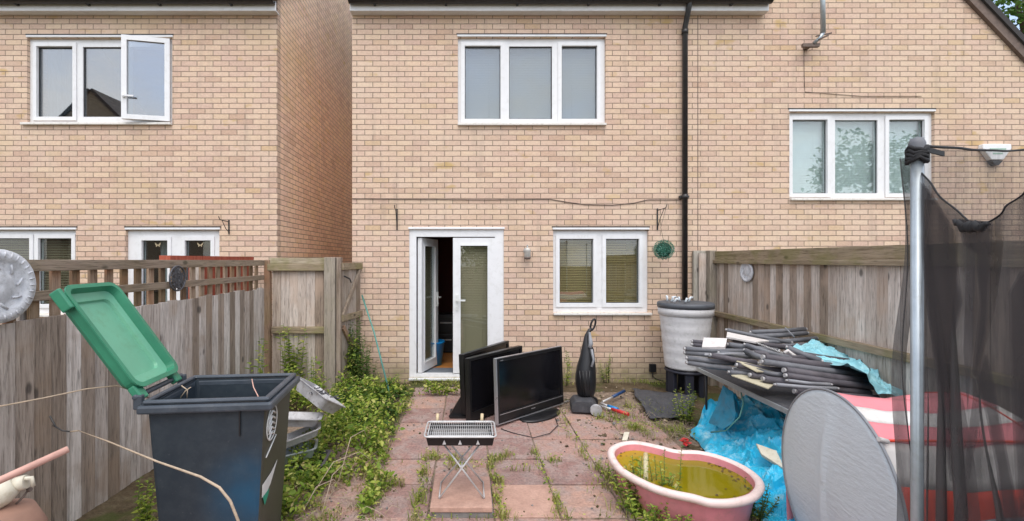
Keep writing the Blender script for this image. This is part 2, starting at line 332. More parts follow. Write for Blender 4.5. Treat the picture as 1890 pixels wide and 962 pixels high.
c = t.ramp(i, [(0, (.27,.165,.145)), (.3, (.33,.20,.175)), (.6, (.36,.225,.19)), (.85, (.40,.245,.195)), (1, (.44,.28,.22))])
c = t.mix(t.math('MULTIPLY', smooth(t, n1, .40, .62), .75), c, (.34,.27,.245)); c = t.mix(t.math('MULTIPLY', smooth(t, n3, .5, .66), .4), c, (.19,.14,.13))
c = t.mix(.55, c, t.ramp(n2, [(.3, (.2,.2,.2)), (.5, (.5,.5,.5)), (.72, (.78,.76,.74))]), 'OVERLAY')
c = t.mix(t.math('MULTIPLY', smooth(t, t.noise(pos, 22, 5, .7), .6, .74), .5), c, (.10,.09,.06))
t.bump(t.math('ADD', n2, n1), .6, .008); M['slab'] = t.fin(c, .88, spec=.25)
t = NT('slab_loose'); pos = t.pos(); n1 = t.noise(pos, 9, 6, .6); n2 = t.noise(pos, 50, 4, .7)
c = t.ramp(n1, [(.3, (.38,.23,.18)), (.7, (.52,.33,.26))]); c = t.mix(.35, c, t.ramp(n2, [(.3, (.3,.3,.3)), (.7, (.68,.68,.66))]), 'OVERLAY')
t.bump(n2, .4, .005); M['slab_orange'] = t.fin(c, .85)
M['slab_grey'] = plain('slab_grey', (.20,.19,.18), .9, var=.2, scale=20, bump=.4)
t = NT('soil'); pos = t.pos(); n1 = t.noise(pos, 5, 7, .7); n2 = t.noise(pos, 55, 5, .75)
c = t.ramp(n1, [(.3, (.075,.055,.035)), (.5, (.15,.115,.075)), (.7, (.22,.18,.12))]); c = t.mix(.6, c, t.ramp(n2, [(.3, (.15,.15,.15)), (.7, (.85,.82,.75))]), 'OVERLAY')
c = t.mix(t.math('MULTIPLY', smooth(t, t.noise(pos, 2.2, 4), .5, .62), .7), c, (.085,.115,.03)); t.bump(t.math('ADD', n1, n2), 1, .03); M['soil'] = t.fin(c, .95, spec=.1)
t = NT('olive_water'); pos = t.pos(); n = t.noise(pos, 6, 4)
t.bump(t.noise(pos, 12, 2), .03, .01)
dv = t.n('ShaderNodeVectorMath', operation='DISTANCE'); t.l(pos, dv.inputs[0]); dv.inputs[1].default_value = (1.62, 3.1, .22)
c = t.mix(smooth(t, dv.outputs['Value'], .15, .75), (.22,.18,.004), (.55,.34,.006)); c = t.mix(t.math('MULTIPLY', n, .5), c, (.15,.13,.008)); M['water'] = t.fin(c, .04, spec=.35)
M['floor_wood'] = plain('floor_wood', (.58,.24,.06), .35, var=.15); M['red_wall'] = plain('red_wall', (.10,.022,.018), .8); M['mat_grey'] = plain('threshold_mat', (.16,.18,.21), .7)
def blind_mat(name, col): return plain(name, col, .6, var=.05, scale=3)
M['blind_grey'] = blind_mat('blind_grey', (.22,.215,.235)); M['blind_tan'] = blind_mat('blind_tan', (.46,.32,.13)); M['blind_mint'] = blind_mat('blind_mint', (.72,.76,.74)); M['blind_dim'] = blind_mat('blind_dim', (.40,.31,.19)); M['curtain'] = blind_mat('curtain', (.40,.42,.43))
t = NT('roof_tiles'); pos = t.pos(); wv = t.n('ShaderNodeTexWave', wave_type='BANDS', bands_direction='Y'); t.l(pos, wv.inputs[0]); wv.inputs['Scale'].default_value = 1.2
c = t.mix(wv.outputs[0], (.03,.028,.028), (.06,.052,.05)); t.bump(wv.outputs[0], .6, .03); M['roof'] = t.fin(c, .8)
M['verge'] = plain('verge_mortar', (.16,.12,.10), .85, var=.25, scale=14)
M['house_back'] = plain('house_back', (.30,.24,.17), .9)

# ------------------------------------------------------------ setting: ground and patio
mb = MB(); mb.add([(-150,-120,-.03),(150,-120,-.03),(150,220,-.03),(-150,220,-.03)], [(0,1,2,3)]); mb.build('ground', M['soil'])['kind'] = 'structure'
def nz(x, y, z=0): return noise.noise(Vector((x, y, z)))
mb = MB()
def soilf(u, v):
    x = -2.6 + u*6.0; y = .3 + v*6.1
    return Vector((x, y, -.012 + .007*nz(x*3, y*3) + .008*nz(x*11, y*11, 4)))
mb.grid(soilf, 90, 90); mb.build('garden_soil', M['soil'])['kind'] = 'structure'
mb = MB(); px0 = .61; py0 = 3.01; pit = .443
for i in range(-5, 4):
    for j in range(-6, 8):
        x0 = px0 + i*pit - .443; mb.cur = 1 if (i, j) in ((0, 1),) else 0; y0 = py0 + (j-1)*pit
        if y0 + pit > 6.3: continue
        if i <= -4 and j > 2: continue
        if i == -3 and 4 <= j: continue
        if i >= 2 and j > 5: continue
        a, b = random.uniform(-.009, .009), random.uniform(-.009, .009); rz = random.uniform(-.02, .02); dz = random.uniform(-.006, .006)
        Mx = TR((x0+pit/2, y0+pit/2, dz), rz, a, b); hw = pit/2 - random.uniform(.003, .008)
        mb.box((-hw, -hw, -.04), (hw, hw, 0), Mx)
mb2 = MB(); mb2.grid(lambda u, v: Vector((-1.85+u*4.2, 1.0+v*4.9, -.009+.004*nz(u*60, v*60))), 60, 60); mb2.build('jointing', plain('joint_dirt', (.20,.15,.11), .95, var=.5, scale=30, bump=.5))['kind'] = 'structure'
mb.build('patio', [M['slab'], M['slab_orange']], bevel=.006)['kind'] = 'structure'

# ------------------------------------------------------------ houses
def window(house, box, panes, py, blind, label=None, y=WY, glass='glass', sash=(), blindgap=None, sill=True, skip=None, sill_ext=(4, 4)):
    x0, x1, y0, y1 = box; X0, X1, Z0, Z1 = wx(x0), wx(x1), wz(y1), wz(y0); yf = y + .045
    holes = [(wx(a), wx(b), wz(py[1]), wz(py[0])) for a, b in panes]
    mb = MB().holed(X0, X1, Z0, Z1, holes, yf, yf + .07)
    for k in sash:
        h = holes[k]; g = .055; mb.holed(max(h[0]-g, X0+.018), min(h[1]+g, X1-.018), max(h[2]-g, Z0+.02), min(h[3]+g, Z1-.02), [(h[0]-.003, h[1]+.003, h[2]-.003, h[3]+.003)], yf - .018, yf - .001)
    mb.box((X0-.01, y-.012, Z1+.006), (X1+.01, y+.05, Z1+.035))
    wdw = mb.build('window', M['upvc'], house, bevel=.006)
    if label: wdw['label'] = label
    dk = MB().box((X0-.02, y-.004, Z1+.037), (X1+.02, y+.02, Z1+.055)).build('lintel_gap', M['black_pipe'], wdw)  # dark strip drawn as the shaded gap above the white head
    if sill: MB().box((X0-sill_ext[0]/131, y-.045, Z0-.035), (X1+sill_ext[1]/131, y+.05, Z0-.002)).build('sill', M['sill'], wdw, bevel=.006)
    for k, h in enumerate(holes):
        if k == skip: continue
        MB().box((h[0]-.004, yf+.03, h[2]-.004), (h[1]+.004, yf+.042, h[3]+.004)).build('pane', M[glass], wdw)
        sb = MB()     # rubber gasket round each pane
        sb.holed(h[0], h[1], h[2], h[3], [(h[0]+.008, h[1]-.008, h[2]+.008, h[3]-.008)], yf+.018, yf+.027); sb.build('gasket', M['black_plastic'], wdw)
    if blind: slats(X0+.05, X1-.05, Z0+.04, Z1-.03, y+.15, M[blind], wdw, blindgap)
    return wdw, holes
def slats(x0, x1, z0, z1, y, m, parent, tilt=None, T=None):
    mb = MB(); tilt = R(62) if tilt is None else tilt; z = z1; p = .024
    while z > z0:
        mb.box((x0, -.0135, -.0006), (x1, .0135, .0006), (T or Matrix.Identity(4)) @ TR((0, y, z), 0, tilt)); z -= p
    for k in range(2):
        xx = x0 + (x1-x0)*(.2+.6*k); mb.tube([(xx, y-.013, z0), (xx, y-.013, z1)], .0012, 4, T)
    return mb.build('blind', m, parent)
zb = -.02; ze = wz(-4)
BACK = 9.5
def shell(house, x0, x1, ztop, openings, side_gable=False, side_mat='brick_side', gable=None, ymax=BACK, floor=True, side_left=True):
    mb = MB(); mb.cur = 0
    ops = [(wx(a), wx(b), max(zb, wz(d)), wz(c)) for a, b, c, d in openings]
    mb.holed(x0, x1, zb, ztop, ops, WY, WY+.10)
    if gable: mb.prism(gable, WY, WY+.10, 'y')
    o = mb.build('wall', M['brick'], house, weld=True)
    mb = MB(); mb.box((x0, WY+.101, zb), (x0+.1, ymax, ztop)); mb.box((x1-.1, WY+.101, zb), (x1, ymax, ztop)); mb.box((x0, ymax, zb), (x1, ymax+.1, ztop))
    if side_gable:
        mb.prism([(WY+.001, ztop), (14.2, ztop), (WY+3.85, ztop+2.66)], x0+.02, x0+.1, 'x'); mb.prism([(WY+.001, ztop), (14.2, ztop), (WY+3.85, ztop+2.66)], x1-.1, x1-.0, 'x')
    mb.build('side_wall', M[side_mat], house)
    mb = MB()
    if floor: mb.box((x0+.1, WY+.101, zb), (x1-.1, ymax-.002, .075)); 
    mb.box((x0+.1, WY+.101, 2.45), (x1-.1, ymax-.002, 2.62)); mb.build('interior_floor', M['floor_wood'], house)
    return o
def eaves(house, x0, x1, slope=35, depth=8.0, roof_y1=None):
    z0 = wz(20, WY-.13); 
    MB().box((x0, WY-.13, z0), (x1, WY-.105, wz(-1, WY-.187)+.012)).build('fascia', M['upvc'], house, bevel=.004)
    MB().box((x0, WY-.1045, z0+.004), (x1, WY-.002, z0+.02)).build('soffit', M['upvc'], house)
    g = MB(); pr = [(-.055 + .055*math.cos(a)*1.0, 0) for a in [0]]
    zz = wz(-1, WY-.187); n = 10; R0 = .056
    prof = [(WY-.131-.056 + R0*math.cos(math.pi + math.pi*k/n), zz + R0*math.sin(math.pi + math.pi*k/n)) for k in range(n+1)]
    prof2 = [(WY-.131-.056 + (R0-.004)*math.cos(math.pi + math.pi*k/n), zz + (R0-.004)*math.sin(math.pi + math.pi*k/n)) for k in range(n+1)][::-1]
    g.prism(prof + prof2, x0, x1, 'x')
    k = x0 + .35
    while k < x1:
        g.box((k-.014, WY-.19, zz-.062), (k+.014, WY-.1315, zz-.02)); k += .98
    g.build('gutter', M['black_pipe'], house)
    s = math.tan(R(slope)); ya = WY-.16; za = wz(-1, WY-.187)+.014; 
    m = MB(); m.prism([(ya, za), (ya, za+.05), (ya+depth/2, za+.05+s*depth/2), (ya+depth, za+.05), (ya+depth, za), (ya+depth/2, za+s*depth/2)], x0-.02, x1+.02, 'x'); m.build('roof', M['roof'], house)
# --- left house
lx0, lx1 = -9.5, wx(512)
hL = empty('brick_house', (lx1-3, WY, 0), 'pale brick detached house on the left behind the trellis fence', 'house')
shell(hL, lx0, lx1, ze, side_gable=True, openings= [(50,318,70,227), (-36,140,425,580), (232,405,425,696)], ymax=15)
eaves(hL, lx0, lx1+.03)
wL, hs = window(hL, (50,318,70,227), [(64,130),(148,220),(234,306)], (84,214), None, 'upstairs window with its right casement swung open', glass='glass_clear', sash=(0,), skip=2, sill_ext=(8,0))
# open casement hinged at the right edge, near end towards the camera
hz0, hz1 = wz(224), wz(72); xh = wx(313); cw = .60
ang = math.pi + R(12)
C = TR((xh, WY+.02, 0), ang)
cs = MB().holed(0, cw, hz0, hz1, [(.065, cw-.065, hz0+.065, hz1-.065)], -.03, .03, C).build('casement', M['upvc'], wL, bevel=.006)
MB().box((.06, -.006, hz0+.06), (cw-.06, .006, hz1-.06), C).build('pane', M['glass_clear'], wL)
MB().box((cw-.05, .032, 3.95), (cw-.02, .05, 4.0), C).box((cw-.16, .045, 3.965), (cw-.02, .06, 3.985), C).build('handle', M['upvc'], wL)
MB().grid(lambda u, v: Vector((wx(58)+u*.55, WY+.25+.02*math.sin(u*60), wz(222)+v*1.15)), 60, 1).build('curtain', M['curtain'], wL)
window(hL, (-36,140,425,580), [(-23,50),(67,128)], (440,562), 'blind_dim', 'ground floor window partly hidden by the trellis', sash=(0,1), blindgap=R(25))
dl, hs = window(hL, (232,405,425,696), [(259,306),(339,386)], (444,670), None, 'french doors with a butterfly sticker on each pane', glass='glass', sash=(0,1), sill=False)
cm = MB(); cm.grid(lambda u, v: Vector((wx(270)+u*.2, WY+.3+.02*math.sin(u*25), .1+v*2.0)), 20, 1); cm.build('curtain', M['curtain'], dl)
for bx in (285, 364):
    b = MB(); cxx, czz = wx(bx), wz(451)
    for s in (-1, 1):
        b.prism([(cxx, czz-.008), (cxx+s*.045, czz+.03), (cxx+s*.035, czz-.005), (cxx, czz-.012)], WY+.07, WY+.072, 'y'); b.prism([(cxx, czz-.012), (cxx+s*.03, czz-.014), (cxx+s*.022, czz-.035)], WY+.07, WY+.072, 'y')
    b.build('sticker', M['tan_wood'], dl)
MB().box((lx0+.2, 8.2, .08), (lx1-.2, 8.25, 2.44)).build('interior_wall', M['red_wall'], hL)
# --- centre house
cx0, cx1 = wx(650), wx(1288)
hC = empty('brick_house', (0.3, WY, 0), 'pale brick house in the middle with open french doors and black downpipe', 'house')
shell(hC, cx0, cx1-.002, ze, [(845,1118,69,228), (1021,1197,425,577), (755,930,424,697)], ymax=12)
eaves(hC, cx0, wx(1408))
window(hC, (845,1118,69,228), [(858,924),(940,1020),(1038,1103)], (83,218), 'blind_grey', 'wide upstairs window with closed grey blinds', blindgap=R(74), glass='glass_up', sash=(0,2), sill_ext=(0,0))
window(hC, (1021,1197,425,577), [(1034,1096),(1120,1181)], (441,560), 'blind_tan', 'ground floor window with tan slatted blinds', sash=(0,1), blindgap=R(38), sill_ext=(0,5))
df = MB(); X0, X1, Z0, Z1 = wx(755), wx(930), wz(697), wz(424)
df.holed(X0, X1, Z0, Z1, [(wx(768), wx(914), Z0+.045, wz(437))], WY+.02, WY+.10); df.box((X0-.01, WY-.012, Z1+.004), (X1+.01, WY+.03, Z1+.036))
dfo = df.build('door_frame', M['upvc'], hC, bevel=.005)
MB().box((X0, WY-.05, Z0-.03), (X1, WY+.105, Z0-.002)).build('threshold', M['upvc'], dfo, bevel=.004)
def leaf(x_h, wdt, ang, handle_at, side):
    z0, z1 = Z0+.055, wz(439); C = TR((x_h, WY+.05, 0), ang)
    m = MB().holed(0, wdt, z0, z1, [(.105, wdt-.105, z0+.13, z1-.11)], -.03, .03, C)
    m.holed(.085, wdt-.085, z0+.11, z1-.09, [(.107, wdt-.107, z0+.132, z1-.112)], -.038, -.0305, C)
    o = m.build('door', M['upvc'], hC, bevel=.005)
    MB().box((.1, -.008, z0+.125), (wdt-.1, .008, z1-.105), C).build('pane', M['glass'], o)
    hx = handle_at; s = side
    MB().box((hx-.016, -.052, 1.0), (hx+.016, -.031, 1.22), C).box((hx-.01, -.085, 1.13), (hx+.01, -.0525, 1.15), C).box((min(hx-.01, hx+s*.12), -.098, 1.13), (max(hx+.01, hx+s*.12), -.0855, 1.152), C).tube([C @ Vector((hx, -.06, 1.045)), C @ Vector((hx, -.05, 1.045))], .012, 10).build('handle', M['white_mark'], o)
    slats(.1, wdt-.1, z0+.13, z1-.11, .045, M['blind_dim'], o, R(50), C)
    return o
l1 = leaf(wx(836), wx(914)-wx(836), 0, .055, 1); 
l2 = leaf(wx(770)+.03, .60, R(71), .55, -1); l2['label'] = 'left door leaf folded inwards'
MB().box((wx(768), WY+.11, .076), (wx(914), WY+.45, .083)).build('door_mat', M['mat_grey'], hC)
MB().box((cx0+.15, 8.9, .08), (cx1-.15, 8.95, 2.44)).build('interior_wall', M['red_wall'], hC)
dp = MB(); xd = wx(1262); rp = .036
dp.tube([(xd, WY-.186, wz(-6)), (xd, WY-.186, wz(14)), (xd-.01, WY-.12, wz(40)), (xd-.01, WY-.06, wz(54)), (xd-.01, WY-.055, wz(556)), ], rp, 14)
for y in (58, 360, 560): dp.tube([(xd-.01, WY-.055, wz(y)), (xd-.01, WY-.055, wz(y)-.07)], rp+.008, 14)
dp.box((xd-.075, WY-.05, wz(366)), (xd+.055, WY-.002, wz(362)))
dpo = dp.build('downpipe', M['black_pipe'], hC)
MB().tube([(xd, WY-.187, wz(-14)), (xd, WY-.187, wz(6))], .045, 14).build('gutter_outlet', M['black_pipe'], dpo)
# --- right house
rx1 = wx(1980)
hR = empty('brick_house', (rx1-2, WY, 0), 'pale brick gable ended house on the right joined to the middle one', 'house')
zg = wz(200)
gab = [(cx1, zg), (rx1, zg), (wx(1599), wz(-200)), (wx(1408), wz(0)), (wx(1400), wz(0)), (cx1, wz(2))]
shell(hR, cx1, rx1, zg, [(1457,1725,207,366)], gable=gab, ymax=12)
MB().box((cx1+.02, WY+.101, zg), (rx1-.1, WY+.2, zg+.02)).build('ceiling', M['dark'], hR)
window(hR, (1457,1725,207,366), [(1466,1530),(1546,1625),(1645,1710)], (220,356), 'blind_mint', 'upstairs window with closed pale blinds', blindgap=R(74), glass='glass_up', sash=(0,2), sill_ext=(0,0))
vg = MB()      # verge and roof
pa, pb, pc = (wx(1599), wz(-200)), (rx1+.3, zg-.3*1.05+.0), (wx(1408), wz(0))
def band(p, q, t0, t1): 
    dx, dz = q[0]-p[0], q[1]-p[1]; L = math.hypot(dx, dz); nx, nz_ = -dz/L, dx/L
    if nz_ < 0: nx, nz_ = -nx, -nz_
    return [(p[0]+nx*t0, p[1]+nz_*t0), (q[0]+nx*t0, q[1]+nz_*t0), (q[0]+nx*t1, q[1]+nz_*t1), (p[0]+nx*t1, p[1]+nz_*t1)]
vg.prism(band(pa, pb, -.06, .05), WY-.05, WY+.04, 'y'); vg.prism(band(pc, pa, -.06, .05), WY-.05, WY+.04, 'y'); vg.build('verge', M['verge'], hR)
rf = MB(); rf.prism(band(pa, pb, .051, .12), WY-.08, 12.3, 'y'); rf.prism(band(pc, pa, .051, .12), WY-.08, 12.3, 'y'); rf.build('roof', M['roof'], hR)
MB().box((cx1-.005, WY-.004, 0), (cx1+.004, WY+.0, wz(24))).build('expansion_joint', M['verge'], hR)

# things seen inside the open door
b = empty('storage_tub', (wx(812, 7.0), 7.0, .08), 'bright blue plastic tub standing just inside the open door', 'tub')
MB().lathe([(.02, .08), (.13, .08), (.17, .42), (.185, .43), (.175, .45), (.15, .40), (.12, .11)], 24, TR((wx(800,7.1), 7.1, 0))).build('tub_body', M['blue_plastic'], b)
b = empty('storage_chest', (-.35, 8.1, .08), 'black drawers in the dark room beyond the open door', 'chest')
MB().box((-.75, 8.0, .08), (-.05, 8.4, .75)).box((-.72, 7.985, .12), (-.08, 7.999, .40)).box((-.72, 7.985, .43), (-.08, 7.999, .70)).build('chest_body', M['black_plastic'], b, bevel=.01)
MB().box((-.5, 7.96, .30), (-.3, 7.984, .32)).box((-.5, 7.96, .60), (-.3, 7.984, .62)).build('handle', M['steel'], b)

# --- wall fittings, each its own thing
def tubething(name, segs, m, label, cat, n=8, parent=None):
    mb = MB()
    for pts, r in segs: mb.tube(pts, r, n)
    return tag(mb.build(name, m), label, cat)
def hang_bracket(px, y0, y1, label, s=1):
    o = empty('hanging_bracket', (wx(px), WY, wz(y1)), label, 'bracket', 'hanging basket brackets on the walls')
    x = wx(px); MB().box((x-.008, WY-.012, wz(y1)), (x+.008, WY-.001, wz(y0))).build('back_plate', M['black_plastic'], o)
    MB().tube([(x, WY-.013, wz(y0)-.03), (x+s*.01, WY-.26, wz(y0)-.02), (x+s*.01, WY-.29, wz(y0)+.02)], .006, 6).tube([(x, WY-.013, wz(y1)+.03), (x+s*.005, WY-.10, wz(y0)-.13), (x+s*.01, WY-.2, wz(y0)-.03)], .005, 6).build('arm', M['black_plastic'], o)
hang_bracket(733, 386, 425, 'black scrolled bracket on the brick left of the open door')
hang_bracket(1213, 385, 425, 'black bracket right of the tan blind window, leaf ball hanging from it')
hang_bracket(423, 406, 432, 'short dark bracket on the left house beside its french doors')
o = empty('artificial_leaf_ball', P(1225, 461, WY-.28), 'green artificial leaf ball hanging beside the black downpipe', 'decoration')
bc = P(1225, 461, WY-.28); mb = MB()
for k in range(900):
    z = 1 - 2*(k+.5)/900; a = k*2.399; r = math.sqrt(1-z*z); nrm = Vector((r*math.cos(a), r*math.sin(a), z)); rr = .125*random.uniform(.85, 1.05)
    t1 = nrm.cross(Vector((random.random(), random.random(), random.random()))).normalized(); t2 = nrm.cross(t1)
    c = bc + nrm*rr; q = .012; mb.add([c, c+t1*q*.5+nrm*.006, c+t2*q+nrm*.012, c-t1*q*.5+nrm*.006], [(0,1,2,3)])
mb.build('foliage', M['ball_leaf'], o); MB().lathe([(.001,-.105),(.06,-.085),(.1,-.03),(.1,.03),(.06,.085),(.001,.105)], 16, Matrix.Translation(bc)).build('core', plain('ball_core', (.01,.05,.03), .8), o)
MB().tube([bc+Vector((0,0,.11)), bc+Vector((-.04,.0,.30)), Vector((wx(1213)+.01, WY-.28, wz(385)+.0))], .0025, 5).build('chain', M['black_plastic'], o)
o = empty('wall_lamp', (wx(972), WY, wz(480)), 'small silver lantern lamp on the brick between door and window', 'lamp')
lx, lz = wx(972), wz(466)
MB().lathe([(.001,-.055),(.045,-.05),(.045,.05),(.001,.055)], 16, TR((lx, WY-.015, lz+.02), 0, R(90)) @ Matrix.Scale(.25, 4, (0,0,1))).tube([(lx, WY-.02, lz+.03), (lx, WY-.07, lz+.10), (lx, WY-.09, lz+.06)], .008, 8).build('mount', M['galv'], o)
MB().lathe([(.03,-.085),(.042,-.08),(.045,.02),(.05,.03),(.02,.06),(.001,.07)], 14, TR((lx, WY-.09, lz))).build('lamp_shade', plain('lamp_glass', (.52,.50,.46), .25), o)
MB().lathe([(.001,-.10),(.036,-.098),(.046,-.08),(.046,-.066),(.03,-.066)], 14, TR((lx, WY-.09, lz))).build('base_ring', M['verge'], o)
o = empty('wall_socket', (wx(1203), WY, wz(678)), 'black outdoor socket low on the brick with a cable running to the water barrel', 'socket')
MB().box((wx(1197), WY-.05, wz(686)), (wx(1209), WY-.001, wz(671))).build('housing', M['black_plastic'], o, bevel=.008)
MB().tube([(wx(1203), WY-.03, wz(686)), (wx(1203), WY-.04, wz(694)), (wx(1210), WY-.04, wz(699)), (wx(1228), WY-.06, wz(703))], .006, 6).build('cable', M['black_plastic'], o)
pts = [(650,367),(750,368),(900,369),(1015,368),(1045,373),(1080,378),(1130,379),(1170,375),(1195,369),(1256,369)]
tubething('wall_cable', [([(wx(a), WY-.008, wz(b)) for a, b in pts], .0055)], M['verge'], 'thin cable clipped across the middle house above the door, sagging at one point', 'cable')
o = empty('alarm_box', (wx(1830), WY, wz(290)), 'white tapered alarm box with dark base on the right hand house', 'alarm')
MB().prism([(wx(1805),wz(268)),(wx(1856),wz(268)),(wx(1857),wz(276)),(wx(1842),wz(297)),(wx(1820),wz(297)),(wx(1804),wz(276))], WY-.07, WY-.001, 'y').build('cover', M['upvc'], o, bevel=.01)
MB().prism([(wx(1820),wz(298)),(wx(1842),wz(298)),(wx(1834),wz(307)),(wx(1828),wz(307))], WY-.065, WY-.001, 'y').build('base', M['black_pipe'], o, bevel=.004)
MB().box((wx(1816), WY-.073, wz(281)), (wx(1846), WY-.0705, wz(276))).box((wx(1822), WY-.073, wz(287)), (wx(1840), WY-.0705, wz(284))).build('marking', plain('pale_green', (.35,.5,.42), .6), o)
o = empty('aerial_mast', (wx(1500), WY, wz(92)), 'grey metal pole bracketed high on the right hand house wall', 'mast')
MB().tube([(wx(1500), WY-.17, wz(-60)), (wx(1502), WY-.17, wz(72))], .03, 12).tube([(wx(1502), WY-.17, wz(72)), (wx(1497), WY-.16, wz(80)), (wx(1490), WY-.12, wz(88))], .024, 10).build('pole', M['galv'], o)
MB().box((wx(1470), WY-.13, wz(94)), (wx(1500), WY-.09, wz(88))).box((wx(1482), WY-.09, wz(92)), (wx(1490), WY-.001, wz(86))).tube([(wx(1489), WY-.17, wz(78)), (wx(1517), WY-.17, wz(72))], .010, 8).tube([(wx(1494), WY-.17, wz(84)), (wx(1511), WY-.17, wz(76))], .012, 8).build('wall_bracket', M['verge'], o)
tubething('lead_cable', [([(wx(1483), WY-.007, wz(95)), (wx(1484), WY-.007, wz(150)), (wx(1485), WY-.007, wz(170)), (wx(1590), WY-.007, wz(178)), (wx(1700), WY-.007, wz(178))], .0035)], M['verge'], 'thin cable running down the brick from the grey pole on the right house', 'cable')

# ------------------------------------------------------------ fences
LX = -2.60
fl = empty('left_fence', (LX, 3.2, 0), 'weathered grey board fence topped with open trellis along the left side', 'fence')
mb = MB(); y = .6; k = 0
while y < 5.72:
    wd = .107; tz = 1.35 + random.uniform(-.012, .012); k += 1; tl = random.uniform(-.004, .004)
    Mx = TR((LX, y+.06, 0), R(90) - R(5)); mb.box((-wd/2, -.007, -.02), (wd/2, .007, tz), Mx @ Matrix.Rotation(tl, 4, 'Y')); y += .111
mb.build('board_panel', M['fence_left'], fl, bevel=.002)
MB().box((LX-.030, .6, -.02), (LX-.020, 5.72, 1.30)).build('gap_backing', M['fence_left'], fl)  # added sheet behind the boards, blocks light so the gaps stay dark
mb = MB(); mb.box((LX-.03, .6, 1.635), (LX+.012, 5.78, 1.705)); mb.build('top_rail', M['trellis_y'], fl, bevel=.003)
mb = MB(); mb.box((LX-.028, .6, 1.455), (LX+.010, 5.78, 1.515)); mb.build('trellis_rail', M['trellis_y'], fl, bevel=.003)
mb = MB(); y = .7
while y < 5.75:
    mb.box((LX-.052, y, 1.28), (LX-.031, y+.062, 1.70)); y += .145
mb.build('trellis_slats', M['trellis_z'], fl, bevel=.002)
mb = MB()
for y in (.9, 2.7, 4.5): mb.box((LX-.16, y, -.02), (LX-.065, y+.09, 1.66))
mb.box((LX-.055, .6, .3), (LX-.02, 5.75, .38)); mb.box((LX-.055, .6, 1.05), (LX-.02, 5.75, 1.13)); mb.build('back_frame', M['fence_left'], fl)
fr = empty('red_fence', (LX-.35, 5.4, 0), 'red stained fence beyond the trellis in the neighbouring garden', 'fence')
mb = MB(); y = 4.9
while y < 6.2: mb.box((-3.02, y, 0), (-3.0, y+.075, 1.70)); y += .09
mb.build('board_panel', M['red_wood'], fr); MB().box((-3.06, 4.5, 1.705), (-2.95, 6.25, 1.75)).build('top_rail', M['red_wood'], fr)
# neighbour's brownish shed/panel glimpsed through slats
PY = 5.8
fb = empty('cross_fence', (-2.1, PY, 0), 'short mossy board fence panel facing the camera beside the side gate', 'fence')
mb = MB(); x = wx(501, PY)
while x < wx(598, PY): mb.box((x, PY+.02+random.uniform(-.004, .004), -.02), (x+.108, PY+.034, 1.66)); x += .11
mb.build('board_panel', M['fence'], fb, bevel=.002)
MB().box((wx(495,PY), PY-.035, wz(500,PY)), (wx(601,PY), PY+.018, wz(487,PY))).box((wx(497,PY), PY-.012, wz(487,PY)), (wx(603,PY), PY+.045, wz(476,PY))).build('top_rail', M['rail_x'], fb, bevel=.006)
MB().box((wx(503,PY), PY-.04, wz(615,PY)), (wx(601,PY), PY+.018, wz(603,PY))).build('middle_rail', M['rail_x'], fb, bevel=.006)
MB().box((wx(601,PY), PY-.07, -.02), (wx(621,PY), PY+.07, wz(475,PY))).build('post', M['post'], fb, bevel=.006)
MB().box((wx(496,PY)-.05, PY-.03, -.02), (wx(496,PY)+.02, PY+.05, wz(480,PY))).build('corner_post', M['trellis_z'], fb, bevel=.006)
MB().box((wx(622,PY), PY-.04, -.02), (wx(630,PY), PY+.06, wz(475,PY))).build('gate_stop', M['gate'], fb, bevel=.004)
gt = empty('side_gate', (wx(631,PY), PY, 0), 'weathered wooden side gate with diagonal brace, open against the house corner', 'gate')
ga, gb_ = Vector((wx(631,PY), PY, 0)), Vector((-1.50, 6.37, 0)); gd = (gb_-ga).normalized(); gn = Vector((gd.y, -gd.x, 0)); GL = (gb_-ga).length
C = basis(ga, gd, gn, Vector((0,0,1)))
mb = MB(); x = 0
while x < GL-.02: mb.box((x, -.03, .04), (min(x+.108, GL), -.016, 1.66), C); x += .112
mb.build('board_panel', M['gate'], gt)
for z_, h_ in ((1.58,.09),(.92,.08),(.16,.08)): MB().box((0,-.015,z_),(GL,.02,z_+h_),C).build('rail', M['rail_y'], gt, bevel=.004)
def brace(p, q): 
    d = Vector((q[0]-p[0], 0, q[1]-p[1])); L = d.length; d.normalize(); n = Vector((-d.z, 0, d.x)); B = C @ basis(Vector((p[0], 0, p[1])), d, Vector((0,1,0)), n); return MB().box((0, -.014, -.03), (L, .018, .03), B)
brace((.03, .99), (GL-.04, 1.59)).build('brace', M['gate'], gt, bevel=.004); brace((.03, .85), (GL-.04, .25)).build('brace', M['trellis_z'], gt, bevel=.004)
MB().tube([C @ Vector((.02, .022, 1.50)), C @ Vector((.16, .03, 1.46)), C @ Vector((.2, .03, 1.41))], .01, 6).build('latch', M['black_plastic'], gt)
RX = 3.40
fR = empty('right_fence', (RX, 4.5, 0), 'tall weathered board fence with mossy cap rail along the right side', 'fence')
mb = MB(); y = .9
while y < 6.3:
    Mx = TR((RX, y+.05, 0), R(-90) + R(4)); mb.box((-.0495, -.008, -.02), (.0495, .008, 1.78+random.uniform(-.006,.006)), Mx @ Matrix.Rotation(random.uniform(-.004,.004), 4, 'Y')); y += .103
mb.build('board_panel', M['fence'], fR, bevel=.002)
MB().box((RX+.016, .9, -.02), (RX+.026, 6.3, 1.74)).build('gap_backing', M['fence'], fR)  # same added sheet, keeps light out of the right fence gaps
def sloped(y0, y1, z0, z1, x0, x1, th): return MB().add([(x0,y0,z0),(x1,y0,z0),(x1,y1,z1),(x0,y1,z1),(x0,y0,z0+th),(x1,y0,z0+th),(x1,y1,z1+th),(x0,y1,z1+th)], [(3,2,1,0),(4,5,6,7),(0,1,5,4),(1,2,6,5),(2,3,7,6),(3,0,4,7)])
